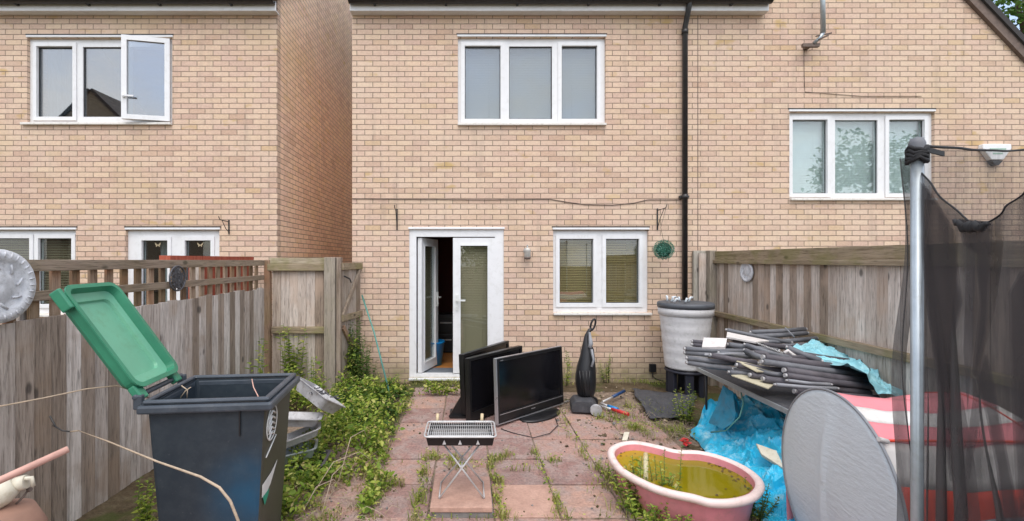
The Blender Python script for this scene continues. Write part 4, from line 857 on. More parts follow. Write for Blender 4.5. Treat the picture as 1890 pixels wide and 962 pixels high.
tubes = [  # zoom coords of the two ends, their distances, radius, material
 ((105,222),(560,240),4.05,4.0,.022,'f'), ((105,252),(600,280),4.05,3.98,.022,'f'), ((120,292),(470,330),3.92,3.88,.022,'f'), ((122,326),(450,372),3.92,3.84,.022,'f'),
 ((160,165),(520,190),4.22,4.18,.018,'d'), ((160,190),(520,225),4.2,4.14,.018,'d'), ((430,190),(800,235),4.12,4.05,.024,'f'), ((420,78),(900,172),4.42,4.30,.018,'f'),
 ((600,95),(1010,72),4.48,4.5,.022,'f'), ((640,125),(1022,102),4.40,4.42,.022,'f'), ((700,170),(1095,142),4.32,4.35,.021,'f'), ((650,200),(1120,182),4.26,4.28,.016,'f'),
 ((700,285),(1480,385),3.72,3.80,.031,'d'), ((690,320),(1490,425),3.68,3.74,.026,'f'), ((860,385),(1540,478),3.60,3.68,.031,'d'), ((870,425),(1560,515),3.56,3.62,.026,'d'),
 ((560,190),(890,290),4.05,3.85,.020,'f'), ((560,235),(720,300),3.98,3.8,.022,'f'), ((880,462),(1200,492),3.5,3.5,.013,'l'), ((790,492),(1250,522),3.45,3.48,.013,'l'),
 ((640,385),(880,425),3.72,3.62,.019,'f'), ((440,398),(720,415),3.8,3.75,.020,'f'), ((880,212),(1130,312),4.0,3.86,.024,'f'), ((940,545),(1560,600),3.52,3.55,.028,'d'),
 ((300,270),(640,330),3.86,3.82,.024,'d'), ((500,345),(900,395),3.8,3.72,.026,'d'), ((900,250),(1450,330),3.98,3.94,.026,'d'), ((620,250),(1100,300),3.95,3.92,.024,'d'),
 ((700,450),(1500,560),3.62,3.6,.028,'d'), ((600,420),(1400,520),3.7,3.7,.026,'d'), ((1080,330),(1540,400),3.85,3.85,.024,'d'), ((460,150),(900,215),4.28,4.2,.024,'d')]
tubes += [((1140,380),(1590,470),3.78,3.78,.022,'f'), ((360,250),(820,300),4.0,3.96,.020,'f')]
ordn = ['topmost','second','third','fourth','fifth','sixth','seventh','eighth','ninth','tenth','eleventh','twelfth','thirteenth','fourteenth']
tube_label = {}
for z_, zn in ((0, 'left'), (1, 'middle'), (2, 'right')):
    ids = [i for i, t_ in enumerate(tubes) if (0 if t_[0][0]+t_[1][0] < 1050 else 1 if t_[0][0]+t_[1][0] < 1800 else 2) == z_]
    ids.sort(key=lambda i: tubes[i][0][1]+tubes[i][1][1])
    for k, i in enumerate(ids):
        kind = {'f': 'mid grey foam tube', 'd': 'dark grey foam tube', 'l': 'thin pale grey tube'}[tubes[i][5]]
        tube_label[i] = f"{kind}, {ordn[k]} down in the {zn} part of the table heap" if k else f"{kind}, topmost in the {zn} part of the table heap"
for i, (a, b, Ya, Yb, r, mt) in enumerate(tubes):
    p, s = q(*a, Ya), q(*b, Yb)
    o = empty('foam_tube', p.lerp(s,.5), tube_label[i], 'tube', 'grey foam tubes heaped on the folding table')
    mid = p.lerp(s,.5) + Vector((0,0,-.006)); MB().tube([p, mid, s], r, 12).build('foam_sleeve', mats[mt], o)
    dd_ = (p-s).normalized(); MB().tube([p, p+dd_*.018], r*.62, 10).build('tube_end', M['pale_metal'], o); MB().tube([s, s-dd_*.018], r*.62, 10).build('tube_end', M['pale_metal'], o)
o = tubething('flat_strip', [([q(1095,305,3.95), q(1650,382,3.9)], .008)], M['black_plastic'], 'thin black rod lying over the right end of the tube heap', 'rod')
o = tubething('fixing_strap', [([q(860,60,4.38), q(930,135,4.30)], .006)], M['foam_light'], 'short pale strap across the topmost grey tubes', 'strap')
def slab4(pts, th, name, m, label, cat='panel'):
    a = [Vector(p) for p in pts]; nn = (a[1]-a[0]).cross(a[3]-a[0]).normalized()*th; mb = MB(); mb.add(a + [p+nn for p in a], [(0,1,2,3),(7,6,5,4),(0,4,5,1),(1,5,6,2),(2,6,7,3),(3,7,4,0)]); return tag(mb.build(name, m, bevel=.004), label, cat)
slab4([q(420,92,4.38),q(740,158,4.28),q(640,168,4.1),q(415,128,4.2)], .02, 'folded_board', M['white_fab'], 'flat off white board among the uppermost tubes', 'board')
slab4([q(240,135,4.2),q(420,140,4.15),q(405,205,4.0),q(228,205,4.02)], .035, 'white_cushion', M['white_fab'], 'folded white cushion at the left end of the tube heap', 'cushion')
slab4([q(430,278,3.88),q(500,285,4.0),q(850,398,3.75),q(650,392,3.66)], .012, 'folded_canvas', M['beige_fab'], 'upper beige wedge of folded canvas sticking out of the tube heap', 'canvas')
slab4([q(450,418,3.74),q(690,412,3.85),q(800,470,3.7),q(735,520,3.5)], .012, 'folded_canvas', M['beige_fab'], 'lower beige canvas piece resting on the table edge', 'canvas')
slab4([q(550,250,3.93),q(560,262,3.93),q(250,272,3.9),q(250,255,3.95)], .01, 'batten', M['foam_light'], 'narrow pale batten lying among the left hand tubes', 'batten')
tubething('coil_spring', [([q(650+i*5.6, 180+i*2.2+ (6 if i%2 else -6), 4.0) for i in range(38)], .004)], M['steel'], 'metal spring lying slantwise across the tube heap', 'spring')
tubething('white_fixing', [([q(850,255,3.95), q(880,235,3.95), q(915,265,3.93), q(935,275,3.93)], .014)], M['white_fab'], 'small white plastic fixing on top of the tube heap', 'fixing')
# pale tarp over the right end
pl = [[(870,212,4.1),(1080,172,4.35),(1300,195,4.45),(1440,250,4.45),(1490,290,4.4)],
      [(960,250,4.0),(1120,230,4.15),(1320,240,4.2),(1480,290,4.2),(1570,350,4.2)],
      [(1080,300,3.95),(1200,290,4.0),(1360,310,4.0),(1500,330,4.0),(1620,440,4.0)],
      [(1180,312,3.75),(1280,318,3.72),(1420,335,3.66),(1530,440,3.55),(1690,530,3.6)],
      [(1300,335,3.62),(1380,345,3.58),(1480,450,3.5),(1570,560,3.48),(1790,610,3.5)]]
def bil(g, u, v):
    a = u*(len(g)-1); b = v*(len(g[0])-1); i = min(int(a), len(g)-2); j = min(int(b), len(g[0])-2); fa, fb = a-i, b-j
    mm = lambda A, B_, t_: tuple(x*(1-t_)+y*t_ for x, y in zip(A, B_)); return mm(mm(g[i][j], g[i+1][j], fa), mm(g[i][j+1], g[i+1][j+1], fa), fb)
def rdg(v): return (1-min(1, abs(v)*3.2))**1.6
def crump(x, y, z, s=1.0): return (rdg(nz(x*3+y*1.2,y*1.6,z*3))*.55 + rdg(nz(x*6,y*4-x*2,z*6+5))*.38 + rdg(nz(x*13+y*4,y*11,z*13+9))*.16 + nz(x*2,y*2,8)*.3)*s
def ptf(u, v):
    a = bil(pl, u, v); p = q(*a); c_ = crump(p.x, p.y, p.z)-.35; return p + Vector((-.02*c_, -.06*c_, .07*c_))
mb = MB(); mb.grid(ptf, 70, 70, False); tag(mb.build('pale_tarp', M['pale_tarp'], solidify=.002), 'faded pale turquoise tarpaulin draped over the right end of the tube heap', 'tarpaulin')
# blue tarp heap under table, as a crumpled draped sheet
def heap(u, v):
    y = 2.55 + u*2.0; e = .06*nz(y*3, 1) + .03*nz(y*9, 2); xl = 2.04 + e + max(0, (y-3.9))*.25 - max(0, 3.25-y)*.52; xr = 3.2; x = xl + (xr-xl)*v
    sh = min(1, v*2.6)**.75; top = .30 + .16*nz(x*2+3, y*2) + .10*math.sin(y*4+1)
    if y < 3.1: top *= .72
    c_ = crump(x*.9, y*.9, 0); z = .008 + sh*top*.9 + (.14*c_-.04)*min(1, .25+v*6) * 1.0
    return Vector((x + .05*nz(x*6, y*6, 7), y + .05*nz(x*6, y*6, 11), max(.006, min(z, .545))))
mb = MB(); mb.grid(heap, 150, 110, False); tag(mb.build('blue_tarp', M['blue_tarp'], solidify=.002), 'crumpled bright blue tarpaulin heaped on the ground under the table', 'tarpaulin')
bgd = [[(1334,712,4.35),(1352,722,4.2),(1362,735,4.15)], [(1322,750,4.3),(1345,765,4.0),(1366,752,4.15)], [(1308,780,4.25),(1335,790,3.95),(1368,762,4.15)]]
def bag(u, v): a = bil(bgd, u, v); p = P(*a); p.y -= .10*math.sin(math.pi*u)*math.sin(math.pi*v); return p + Vector((.0, -.03, .03))*(crump(p.x*1.5, p.y, p.z*1.5)-.4)
mb = MB(); mb.grid(bag, 40, 40, False); tag(mb.build('tarp_flap', plain('deep_blue_tarp', (.005,.22,.36), .45, var=.25, scale=10), solidify=.002), 'darker blue flap hanging from the table edge', 'tarpaulin')
slab4([P(1395,818,3.55),P(1462,842,3.35),P(1452,868,3.25),P(1405,838,3.45)], .03, 'white_board', M['cream'], 'dirty cream board half buried in the blue tarpaulin', 'board')
tubething('black_hoop', [([P(1368,725,4.0), P(1372,745,3.9), P(1365,770,3.85), P(1340,795,3.95), P(1312,798,4.1)], .006)], M['teal'], 'thin bent wire loop lying over the blue tarpaulin', 'wire')
mb = MB()
rnd = random.Random(5)
for k in range(16):
    c = G(1262,818,.04) + Vector((rnd.uniform(-.03,.03), rnd.uniform(-.03,.03), rnd.uniform(-.02,.04))); a = rnd.uniform(0,6.28); u_ = Vector((math.cos(a), math.sin(a), rnd.uniform(-.5,.8))).normalized()*.035; w_ = u_.cross(Vector((0,0,1))).normalized()*.02
    mb.add([c, c+w_+u_*.5, c+u_, c-w_+u_*.5], [(0,1,2,3)])
tag(mb.build('red_flower', M['red_plastic'], solidify=.002), 'small red flower on the ground behind the pink pool', 'flower')
slab4([G(1148,812,.03),G(1152,797,.06),G(1162,797,.07),G(1158,812,.03)], .02, 'stone_chip', M['cream'], 'pale yellowish scrap behind the left end of the pool', 'scrap')

# ------------------------------------------------------------ play tent
to = empty('play_tent', (2.3, 2.4, 0), 'red and white striped play tent with a round grey end panel', 'play tent')
def endx(Y): return 1.92 + (Y-2.4)*.16
mb = MB(); mb.cur = 0; cc = Vector((endx(2.4), 2.4, .5)); dirY = Vector((.16, 1, 0)).normalized(); Rr = .505; nr, na = 14, 72; vs = []; fs = []
for i in range(nr+1):
    for j in range(na):
        r = Rr*i/nr; a = 2*math.pi*j/na; p = cc + dirY*(r*math.cos(a)) + Vector((0,0,1))*(r*math.sin(a)); yy_ = r*math.cos(a); zz_ = r*math.sin(a); e_ = 1-(i/nr)**2; p.x -= .035*e_ + e_*(.010*nz(yy_*7, zz_*2, 3) + .012*math.exp(-((yy_-.03+.05*zz_)/.025)**2)); vs.append(p)
fs = [(i*na+j, i*na+(j+1)%na, (i+1)*na+(j+1)%na, (i+1)*na+j) for i in range(nr) for j in range(na)]
mb.add(vs, fs, True); mb.build('end_panel', M['grey_fab'], to, solidify=.003)
mb = MB(); mb.tube([cc + dirY*(Rr*math.cos(a)) + Vector((0,0,1))*(Rr*math.sin(a)) for a in [2*math.pi*j/72 for j in range(72)]], .007, 8, closed=True); mb.build('hoop', M['foam_light'], to)
# body: cross section from front ground up, over and down the back; material per strip
sec = [(1.97,0,1),(1.955,.14,1),(1.965,.33,0),(1.985,.53,2),(2.02,.70,1),(2.075,.88,0),(2.17,.935,1),(2.27,.975,0),(2.42,1.0,1),(2.6,.95,0),(2.75,.85,1),(2.86,.6,0),(2.88,.3,1),(2.86,0,0)]
stripm = [2,1,2,2,1,0,1,0,0,1,0,1,0]
stripm = [1,2,1,2,1,0,1,0,0,1,0,1,0]
mb = MB(); nx = 26
for i in range(len(sec)-1):
    mb.cur = stripm[i]
    def fn(u, v, i=i):
        y = sec[i][0]*(1-v)+sec[i+1][0]*v; z = sec[i][1]*(1-v)+sec[i+1][1]*v; xe = 2.62 + .10*nz(z*3, 1)
        x = endx(y)+.01 + (xe-endx(y))*u; sag = -.035*math.sin(math.pi*u)*(z/1.0); 
        return Vector((x, y + .015*nz(x*5, z*4, 2)*math.sin(math.pi*u), z + sag + .012*nz(x*7, y*7)*math.sin(math.pi*u)))
    mb.grid(fn, nx, 4)
mb.build('striped_cover', [M['tent_pink'], M['tent_white'], M['tent_red']], to, solidify=.002)
mb = MB(); mb.cur = 0; poly = [(p[0], p[1]) for p in sec]; mb.prism(poly, 2.60, 2.605, 'x'); mb.build('far_end', M['tent_red'], to)
MB().tube([(endx(2.07)+.01, 2.066, .882), (2.62, 2.068, .875)], .006, 7).build('seam_pole', M['tent_red'], to)
MB().tube([(endx(2.07)-.012, 2.06, .892), (endx(2.07)+.03, 2.06, .88)], .011, 8).build('pole_cap', M['white_fab'], to)

# ------------------------------------------------------------ trampoline
tc = Vector((2.33, .62, 0)); tr_ = 1.25
tp = empty('trampoline', tc, 'trampoline with black safety net on grey metal poles at the right edge', 'trampoline')
def tpp(deg, z, r=tr_): return Vector((tc.x + r*math.cos(R(deg)), tc.y + r*math.sin(R(deg)), z))
for dgr in (147, 87, 27, -33, -93, 207):
    top = 2.035 if dgr == 147 else 2.17
    MB().tube([tpp(dgr,0), tpp(dgr,top)], .0145, 20).build('pole', M['galv'], tp)
    MB().lathe([(.001,.018),(.014,.014),(.019,0),(.019,-.02),(.0175,-.03)], 18, TR(tpp(dgr, top))).build('pole_cap', M['foam'], tp)
mb = MB(); mb.tube([tpp(a, .62) for a in range(0, 360, 6)], .022, 10, closed=True); mb.build('frame_ring', M['galv'], tp)
mb = MB(); mb.lathe([(.001,.62),(1.0,.62),(1.0,.625),(.001,.625)], 48, TR(tc)); mb.build('mat', M['tv'], tp)
mb = MB(); mb.lathe([(.99,.635),(1.1,.65),(1.26,.64)], 48, TR(tc)); mb.build('spring_cover', M['navy'], tp)
A, Bp, Cc = tpp(147,0), tpp(87,0), tpp(207,0)
def net1(u, v):
    p = A.lerp(Bp, u); top = 2.03 + .13*u - .012*math.sin(math.pi*u); z = .64 + (top-.64)*v
    o_ = .02*math.sin(u*22+v*1.5)*(1-v*.8) + .02*nz(u*6, v*4); return Vector((p.x + .3*o_, p.y + o_ - .0, z))
mb = MB(); mb.grid(net1, 90, 30); mb.build('net', M['net'], tp)
# torn near layer, folded, hanging in a V
def topz(Y):     # Y from 1.3 (pole) to 1.0
    t_ = (1.30-Y)
    pts = [(0,1.965),(.03,1.925),(.06,1.885),(.12,1.815),(.14,1.798),(.185,1.795),(.24,1.84),(.30,1.90),(1.4,2.0)]
    for (a, za), (b, zb_) in zip(pts, pts[1:]):
        if a <= t_ <= b: return za + (zb_-za)*(t_-a)/(b-a)
    return 1.95
def net2(u, v):
    Y = A.y + (Cc.y-A.y)*u; X = A.x + (Cc.x-A.x)*u; z = .64 + (topz(Y)-.64)*v
    amp = .034*(1-.88*v)*min(1,u*14); ph = u*150 + 9*nz(u*6, v*1.6); k_ = (1-.8*v)*min(1,u*20); return Vector((X + amp*math.sin(ph) + .03*nz(u*9, v*3, 3)*k_, Y + amp*1.2*math.sin(ph*1.0+1.3) + .02*nz(u*7, v*2, 8)*k_, z))
mb = MB(); mb.grid(net2, 420, 40); mb.build('net', M['net_dense'], tp)['label'] = 'torn sagging part of the net with a V shaped top edge'
mb = MB(); mb.tube([net2(u/400, 1) for u in range(0, 130)], .0022, 6); mb.tube([net1(u/60,1) for u in range(61)], .004, 6); mb.build('net_hem', M['net_edge'], tp)
mb = MB(); 
for k in range(5): mb.tube([tpp(147, 2.02-.008*k-.004*(j%2)) + Vector((.021*math.cos(R(j*30)), .021*math.sin(R(j*30)), .006*math.sin(j*1.3+k))) for j in range(12)], .006, 6, closed=True)
mb.box((-.0,-.002,-.008),(.11,.002,.006), basis(tpp(147,2.015)+Vector((.02,-.01,0)), (Bp-A).normalized(), Vector((0,0,1)).cross((Bp-A).normalized()), Vector((0,0,1))))
mb.build('tie_strap', M['net_edge'], tp)
def netY(px): return (1.282-.067)/((px-865)/840 - .0515)
folds = [[(1702,335),(1730,372),(1762,425),(1776,560),(1758,640),(1774,885),(1757,890),(1736,740),(1718,600),(1704,470)],
 [(1704,420),(1722,500),(1745,660),(1762,800),(1752,800),(1728,680),(1708,560)],
 [(1772,404),(1832,410),(1830,470),(1822,600),(1806,700),(1798,690),(1812,560),(1806,470),(1780,450)],
 [(1784,440),(1800,470),(1796,640),(1786,760),(1778,650),(1782,520)],
 [(1806,700),(1822,650),(1834,700),(1862,850),(1888,980),(1858,980),(1842,860),(1822,760)],
 [(1762,700),(1778,740),(1800,860),(1812,975),(1790,975),(1776,880)],
 [(1866,540),(1888,500),(1905,520),(1905,980),(1884,980),(1874,800)],
 [(1800,700),(1812,760),(1790,880),(1770,980),(1756,980),(1780,860)]]
for kf, poly in enumerate(folds):
    m = MB(); off_ = .006 + .0035*kf; vs = [P(a, b, netY(a)-off_) for a, b in poly]; m.add(vs, [tuple(range(len(vs)))])
    if kf in (0, 2, 4, 6): m.add([v + Vector((.0, .005, 0)) for v in vs], [tuple(range(len(vs)))])
    m.build('net_fold', M['net_fold'], tp)
# net hanging behind/left of the pole
mb = MB(); mb.grid(lambda u, v: A + Vector((-.027 + u*.045 + .008*math.sin(v*9), .03+.012*math.sin(u*6+v*5), .64 + 1.36*v)) + Vector((-.006*math.sin(v*14),0,0)), 14, 50); mb.build('net', M['net_dense'], tp)
mb = MB(); cs_ = []     # bunched cloth at the bottom of the V
for k in range(15):
    t_ = .115 + .006*k; yy = 1.30-t_; cs_.append(Vector((A.x+(Cc.x-A.x)*(t_/1.25)-.012, yy, topz(yy)-.014-.006*math.sin(k*1.9))))
mb.tube(cs_, [.003+.009*math.sin(math.pi*(k+.5)/15)*(.7+.5*abs(math.sin(k*2.3))) for k in range(15)], 8)
mb.build('net_bunch', M['net_edge'], tp)

# ------------------------------------------------------------ junk trays
def tray(c, sx, sy, h, rz, rx, ry, m, label, hollow=True):
    T = TR(c, rz, rx, ry); mb = MB(); loft(mb, [(rr(-sy/2+.03, sy/2-.03, -sx/2+.03, sx/2-.03, .03), 0), (rr(-sy/2, sy/2, -sx/2, sx/2, .035), h), (rr(-sy/2-.015, sy/2+.015, -sx/2-.015, sx/2+.015, .04), h), (rr(-sy/2-.015, sy/2+.015, -sx/2-.015, sx/2+.015, .04), h+.006), (rr(-sy/2+.006, sy/2-.006, -sx/2+.006, sx/2-.006, .03), h+.006), (rr(-sy/2+.035, sy/2-.035, -sx/2+.035, sx/2-.035, .025), .008)], close_first=True, M_=T, sm=False)
    o = empty('metal_tray', c, label, 'tray', 'discarded trays in the weeds'); mb.build('tray_body', m, o); return T, o
g1 = P(583, 742, 3.75)
tray((g1.x-.02, g1.y+.02, .53), .40, .26, .09, R(-35), R(-32), R(18), M['pale_metal'], 'grey tray on top of the pile, tipped up with mesh inside')
T, o = tray((-1.36, 3.62, .40), .34, .24, .06, R(12), R(-6), R(5), M['pale_metal'], 'shallow tray with pale lip just below the tipped one')
tray((-1.36, 3.60, .27), .38, .26, .05, R(20), R(-8), R(-16), M['pale_metal'], 'wide tray third down, slanting up to the right')
tray((-1.38, 3.58, .14), .36, .24, .07, R(16), R(-4), R(-8), M['galv'], 'bluish metal tray low in the pile')
tray((-1.34, 3.62, .0), .40, .28, .12, R(5), R(0), R(0), M['foam_dark'], 'dark crate at the bottom of the tray pile')
# mesh lump inside the top tray
mb = MB(); rnd = random.Random(8)
for k in range(26):
    c = Vector((g1.x+.05+rnd.uniform(-.10,.10), g1.y+rnd.uniform(-.06,.06), .615+rnd.uniform(-.012,.02))); c.z -= (c.x-g1.x)*.25; mb.tube([c, c+Vector((rnd.uniform(-.05,.05), rnd.uniform(-.05,.05), rnd.uniform(-.012,.02)))], .005, 5)
tag(mb.build('charcoal_scraps', M['plaque_dark']), 'dark wire scraps inside the tipped grey tray', 'scraps')

# ------------------------------------------------------------ vegetation
def leaf_mesh(name, C_, N_, S_, m, asp=.55, tip=None):
    """C_ centres, N_ normals, S_ lengths as arrays: one folded four point leaf each"""
    n = len(C_); a = RNG.normal(size=(n,3)); u = np.cross(N_, a); u /= np.linalg.norm(u,axis=1)[:,None]+1e-9; v = np.cross(N_, u)
    if tip is not None: u = tip/np.linalg.norm(tip,axis=1)[:,None]; v = np.cross(N_, u); v /= np.linalg.norm(v,axis=1)[:,None]+1e-9
    S = S_[:,None]; V = np.empty((n,6,3)); V[:,0] = C_; V[:,1] = C_+u*S*.38+v*S*asp*.5+N_*S*.10; V[:,2] = C_+u*S*.78+v*S*asp*.33+N_*S*.05; V[:,3] = C_+u*S-N_*S*.08; V[:,4] = C_+u*S*.78-v*S*asp*.33+N_*S*.05; V[:,5] = C_+u*S*.38-v*S*asp*.5+N_*S*.10
    me = bpy.data.meshes.new(name); me.vertices.add(n*6); me.vertices.foreach_set('co', V.reshape(-1))
    idx = np.arange(n)[:,None]*6; f = np.concatenate([idx+np.array([0,1,2,3]), idx+np.array([0,3,4,5])],axis=1).reshape(-1)
    me.loops.add(len(f)); me.loops.foreach_set('vertex_index', f.astype(np.int32)); me.polygons.add(2*n); me.polygons.foreach_set('loop_start', np.arange(2*n, dtype=np.int32)*4)
    try: me.polygons.foreach_set('loop_total', np.full(2*n, 4, dtype=np.int32))
    except Exception: pass
    me.update(calc_edges=True); me.validate(); me.materials.append(m); return me
def link_mesh(me, name, parent=None):
    o = bpy.data.objects.new(name, me); sc.collection.objects.link(o)
    if parent: o.parent = parent; off = ORG[parent.name]; me.transform(Matrix.Translation(-off)); ORG[o.name] = off.copy()
    return o
LM = leaf_mat('weed_leaf', [(0, (.08,.15,.02)), (.25, (.20,.32,.04)), (.55, (.36,.47,.07)), (.8, (.54,.60,.11)), (.93, (.68,.66,.22)), (1, (.68,.52,.26))], .42)
LMd = leaf_mat('dark_leaf', [(0, (.03,.08,.015)), (.4, (.07,.15,.03)), (.8, (.13,.23,.045)), (1, (.24,.31,.07))])
GM = leaf_mat('grass_blade', [(0, (.14,.19,.03)), (.4, (.30,.35,.06)), (.8, (.46,.46,.14)), (1, (.55,.46,.24))])
DRY = leaf_mat('dry_blade', [(0, (.20,.14,.07)), (.6, (.36,.28,.16)), (1, (.5,.42,.27))], .2)
TM = leaf_mat('tree_leaf', [(0, (.03,.07,.012)), (.5, (.07,.15,.025)), (1, (.15,.27,.05))], .3)
def upn(n, spread=.7):
    N_ = RNG.normal(size=(n,3))*spread; N_[:,2] = np.abs(N_[:,2])+.6; return N_/np.linalg.norm(N_,axis=1)[:,None]
# ground cover: (px, py, rx m, ry m, height, n)
blobs = [(680,722,.36,.22,.22,1200),(650,735,.36,.25,.30,1600),(715,712,.28,.18,.13,650),(675,760,.34,.25,.22,950),(645,790,.36,.28,.28,1400),(640,822,.36,.24,.30,1500),(650,860,.20,.15,.12,300),(590,865,.2,.15,.12,300),(560,845,.26,.2,.24,900),(690,840,.13,.22,.09,260),(712,790,.12,.25,.08,240),(738,740,.12,.25,.09,260),(545,905,.26,.16,.16,700),(530,945,.20,.15,.16,600),(700,880,.10,.18,.06,250),(680,930,.06,.2,.05,200),(820,712,.28,.06,.12,520),(640,700,.22,.2,.55,1300),(575,735,.40,.25,.35,1300),(530,740,.3,.25,.42,900)]
Cs = []; 
for (a, b, rx_, ry_, h_, n_) in blobs:
    g = G(a, b+18 if b < 900 else b); t_ = RNG.uniform(0, 2*np.pi, n_); r_ = np.sqrt(RNG.random(n_))*RNG.uniform(.75,1.25,n_); x = g.x+rx_*r_*np.cos(t_); y = g.y+ry_*r_*np.sin(t_)
    mod = np.array([.75+1.5*noise.noise(Vector((xx*6.5, yy*6.5, 0)))+.5*noise.noise(Vector((xx*17, yy*17, 3))) for xx, yy in zip(x, y)]).clip(.0, 1.9)
    z = h_*mod*np.sqrt((1-(r_/1.3)**2).clip(0,1))*RNG.random(n_)**.45; ok = (x > -2.5) & (y < 6.36) & (mod > .3+.35*RNG.random(n_)); Cs.append(np.stack([x,y,z+.01],1)[ok])
C_ = np.concatenate(Cs); n_ = len(C_)
# dark understorey leaves and taller sprigs mixed in
tag(link_mesh(leaf_mesh('weeds', C_[:n_//3]*np.array([1,1,.7]), upn(n_//3), RNG.uniform(.02,.06,n_//3), LMd), 'weeds'), 'darker leaves low among the tangle of weeds on the left', 'weeds', kind='stuff')
tag(link_mesh(leaf_mesh('weeds', C_, upn(n_), RNG.uniform(.018,.05,n_)*RNG.choice([.7,1,1,1.35], n_), LM), 'weeds'), 'tangle of green and yellowish weeds spreading over the left of the patio', 'weeds', kind='stuff')
# low joint weeds and grass
def blades(name, patches, m, label, cat, hh=(.02,.075), wd=.006):
    vs = []; fs = []
    for (a, b, c_, e_, wid, n_) in patches:
        p, q_ = G(a, b), G(c_, e_)
        for k in range(n_):
            t_ = random.random(); x = p.x+(q_.x-p.x)*t_+random.gauss(0, wid*1.35)+.03*nz(t_*9, wid*50, n_); y = p.y+(q_.y-p.y)*t_+random.gauss(0, wid*1.35)
            if nz(x*6, y*6, 3) < .0: continue
            h_ = random.uniform(*hh)*(1+.6*nz(x*3,y*3,9)); an = random.uniform(0, 6.28); dx, dy = math.cos(an), math.sin(an); ln_ = random.uniform(.2, 1.1)*h_; w_ = wd*random.uniform(.5,1)
            i = len(vs); vs += [(x-dy*w_/2,y+dx*w_/2,.0),(x+dy*w_/2,y-dx*w_/2,.0),(x+dx*ln_*.4+dy*w_/2,y+dy*ln_*.4-dx*w_/2,h_*.65),(x+dx*ln_*.4-dy*w_/2,y+dy*ln_*.4+dx*w_/2,h_*.65),(x+dx*ln_,y+dy*ln_,h_)]; fs += [(i,i+1,i+2,i+3),(i+3,i+2,i+4)]
    me = bpy.data.meshes.new(name); me.from_pydata(vs, [], fs); me.materials.append(m); return tag(link_mesh(me, name), label, cat, kind='stuff')
jo = [(782,850,772,960,.02,600),(786,955,782,990,.03,250),(915,880,925,962,.022,520),(790,845,845,850,.03,220),(830,860,915,862,.03,300),(985,835,1040,962,.016,420),(1073,832,1120,885,.02,260),(1000,858,1030,850,.02,80),(700,845,680,960,.03,500),(730,760,700,850,.03,380),(760,730,735,770,.04,300),(1045,800,1090,830,.02,120),(1110,770,1200,800,.05,550),(1150,750,1180,790,.05,300),(1040,760,1045,800,.02,90),(925,870,1010,868,.01,60),(900,855,940,840,.03,160),(740,895,700,905,.02,100),(520,930,560,962,.08,500),(600,840,700,900,.1,400),(1190,790,1290,800,.08,500),(1120,880,1200,960,.07,500),(1330,945,1400,962,.08,400),(1100,700,1250,712,.05,400),(960,706,1060,712,.03,220),(765,705,850,712,.05,500),(760,962,1180,958,.01,110),(650,962,560,940,.1,300),(1190,745,1230,780,.08,200), (275,962,290,1000,.04,400)]
blades('grass', jo, GM, 'tufts of yellow green grass growing in the joints of the patio', 'grass')
blades('dry_grass', [(560,905,660,900,.12,700),(600,940,660,930,.14,600),(620,870,690,880,.1,400),(1190,800,1260,815,.06,400),(1120,800,1180,815,.06,160),(1180,770,1260,790,.12,260),(700,700,760,720,.1,150)], DRY, 'dead straw coloured stalks lying over the soil and patio', 'dead grass', (.01,.05), .004)
cl = []
for (a, b, c_, e_, wid, n_) in jo:
    p, q_ = G(a, b), G(c_, e_); k = n_//4; t_ = RNG.random(k); cl.append(np.stack([p.x+(q_.x-p.x)*t_+RNG.normal(0,wid*1.1,k), p.y+(q_.y-p.y)*t_+RNG.normal(0,wid*1.1,k), RNG.uniform(.005,.05,k)],1))
C_ = np.concatenate(cl); n_ = len(C_); tag(link_mesh(leaf_mesh('clover', C_, upn(n_,.5), RNG.uniform(.012,.03,n_), LM), 'clover'), 'small flat leaved weeds dotted along the patio joints', 'weeds', kind='stuff')
mb = MB(); rnd = random.Random(12)
for k in range(1500):
    x, y = (rnd.uniform(-1.9, 2.3), rnd.uniform(2.5, 6.2)) if k % 3 else (rnd.uniform(.9, 2.3), rnd.uniform(3.6, 5.8))
    if nz(x*2.5, y*2.5, 21) < -.1: continue
    s_ = rnd.uniform(.003, .010) if k % 9 else rnd.uniform(.01, .022); rz = rnd.uniform(0, 6.28); mb.cur = rnd.choice([0, 0, 1, 2])
    mb.box((-s_, -s_*.7, -.004), (s_, s_*.7, s_*.5), TR((x, y, .004), rz, rnd.uniform(-.4,.4)))
tag(mb.build('debris', [M['soil'], M['stem'], M['slab_grey']]), 'crumbs of soil, chips and dead bits scattered over the patio', 'debris', kind='stuff')
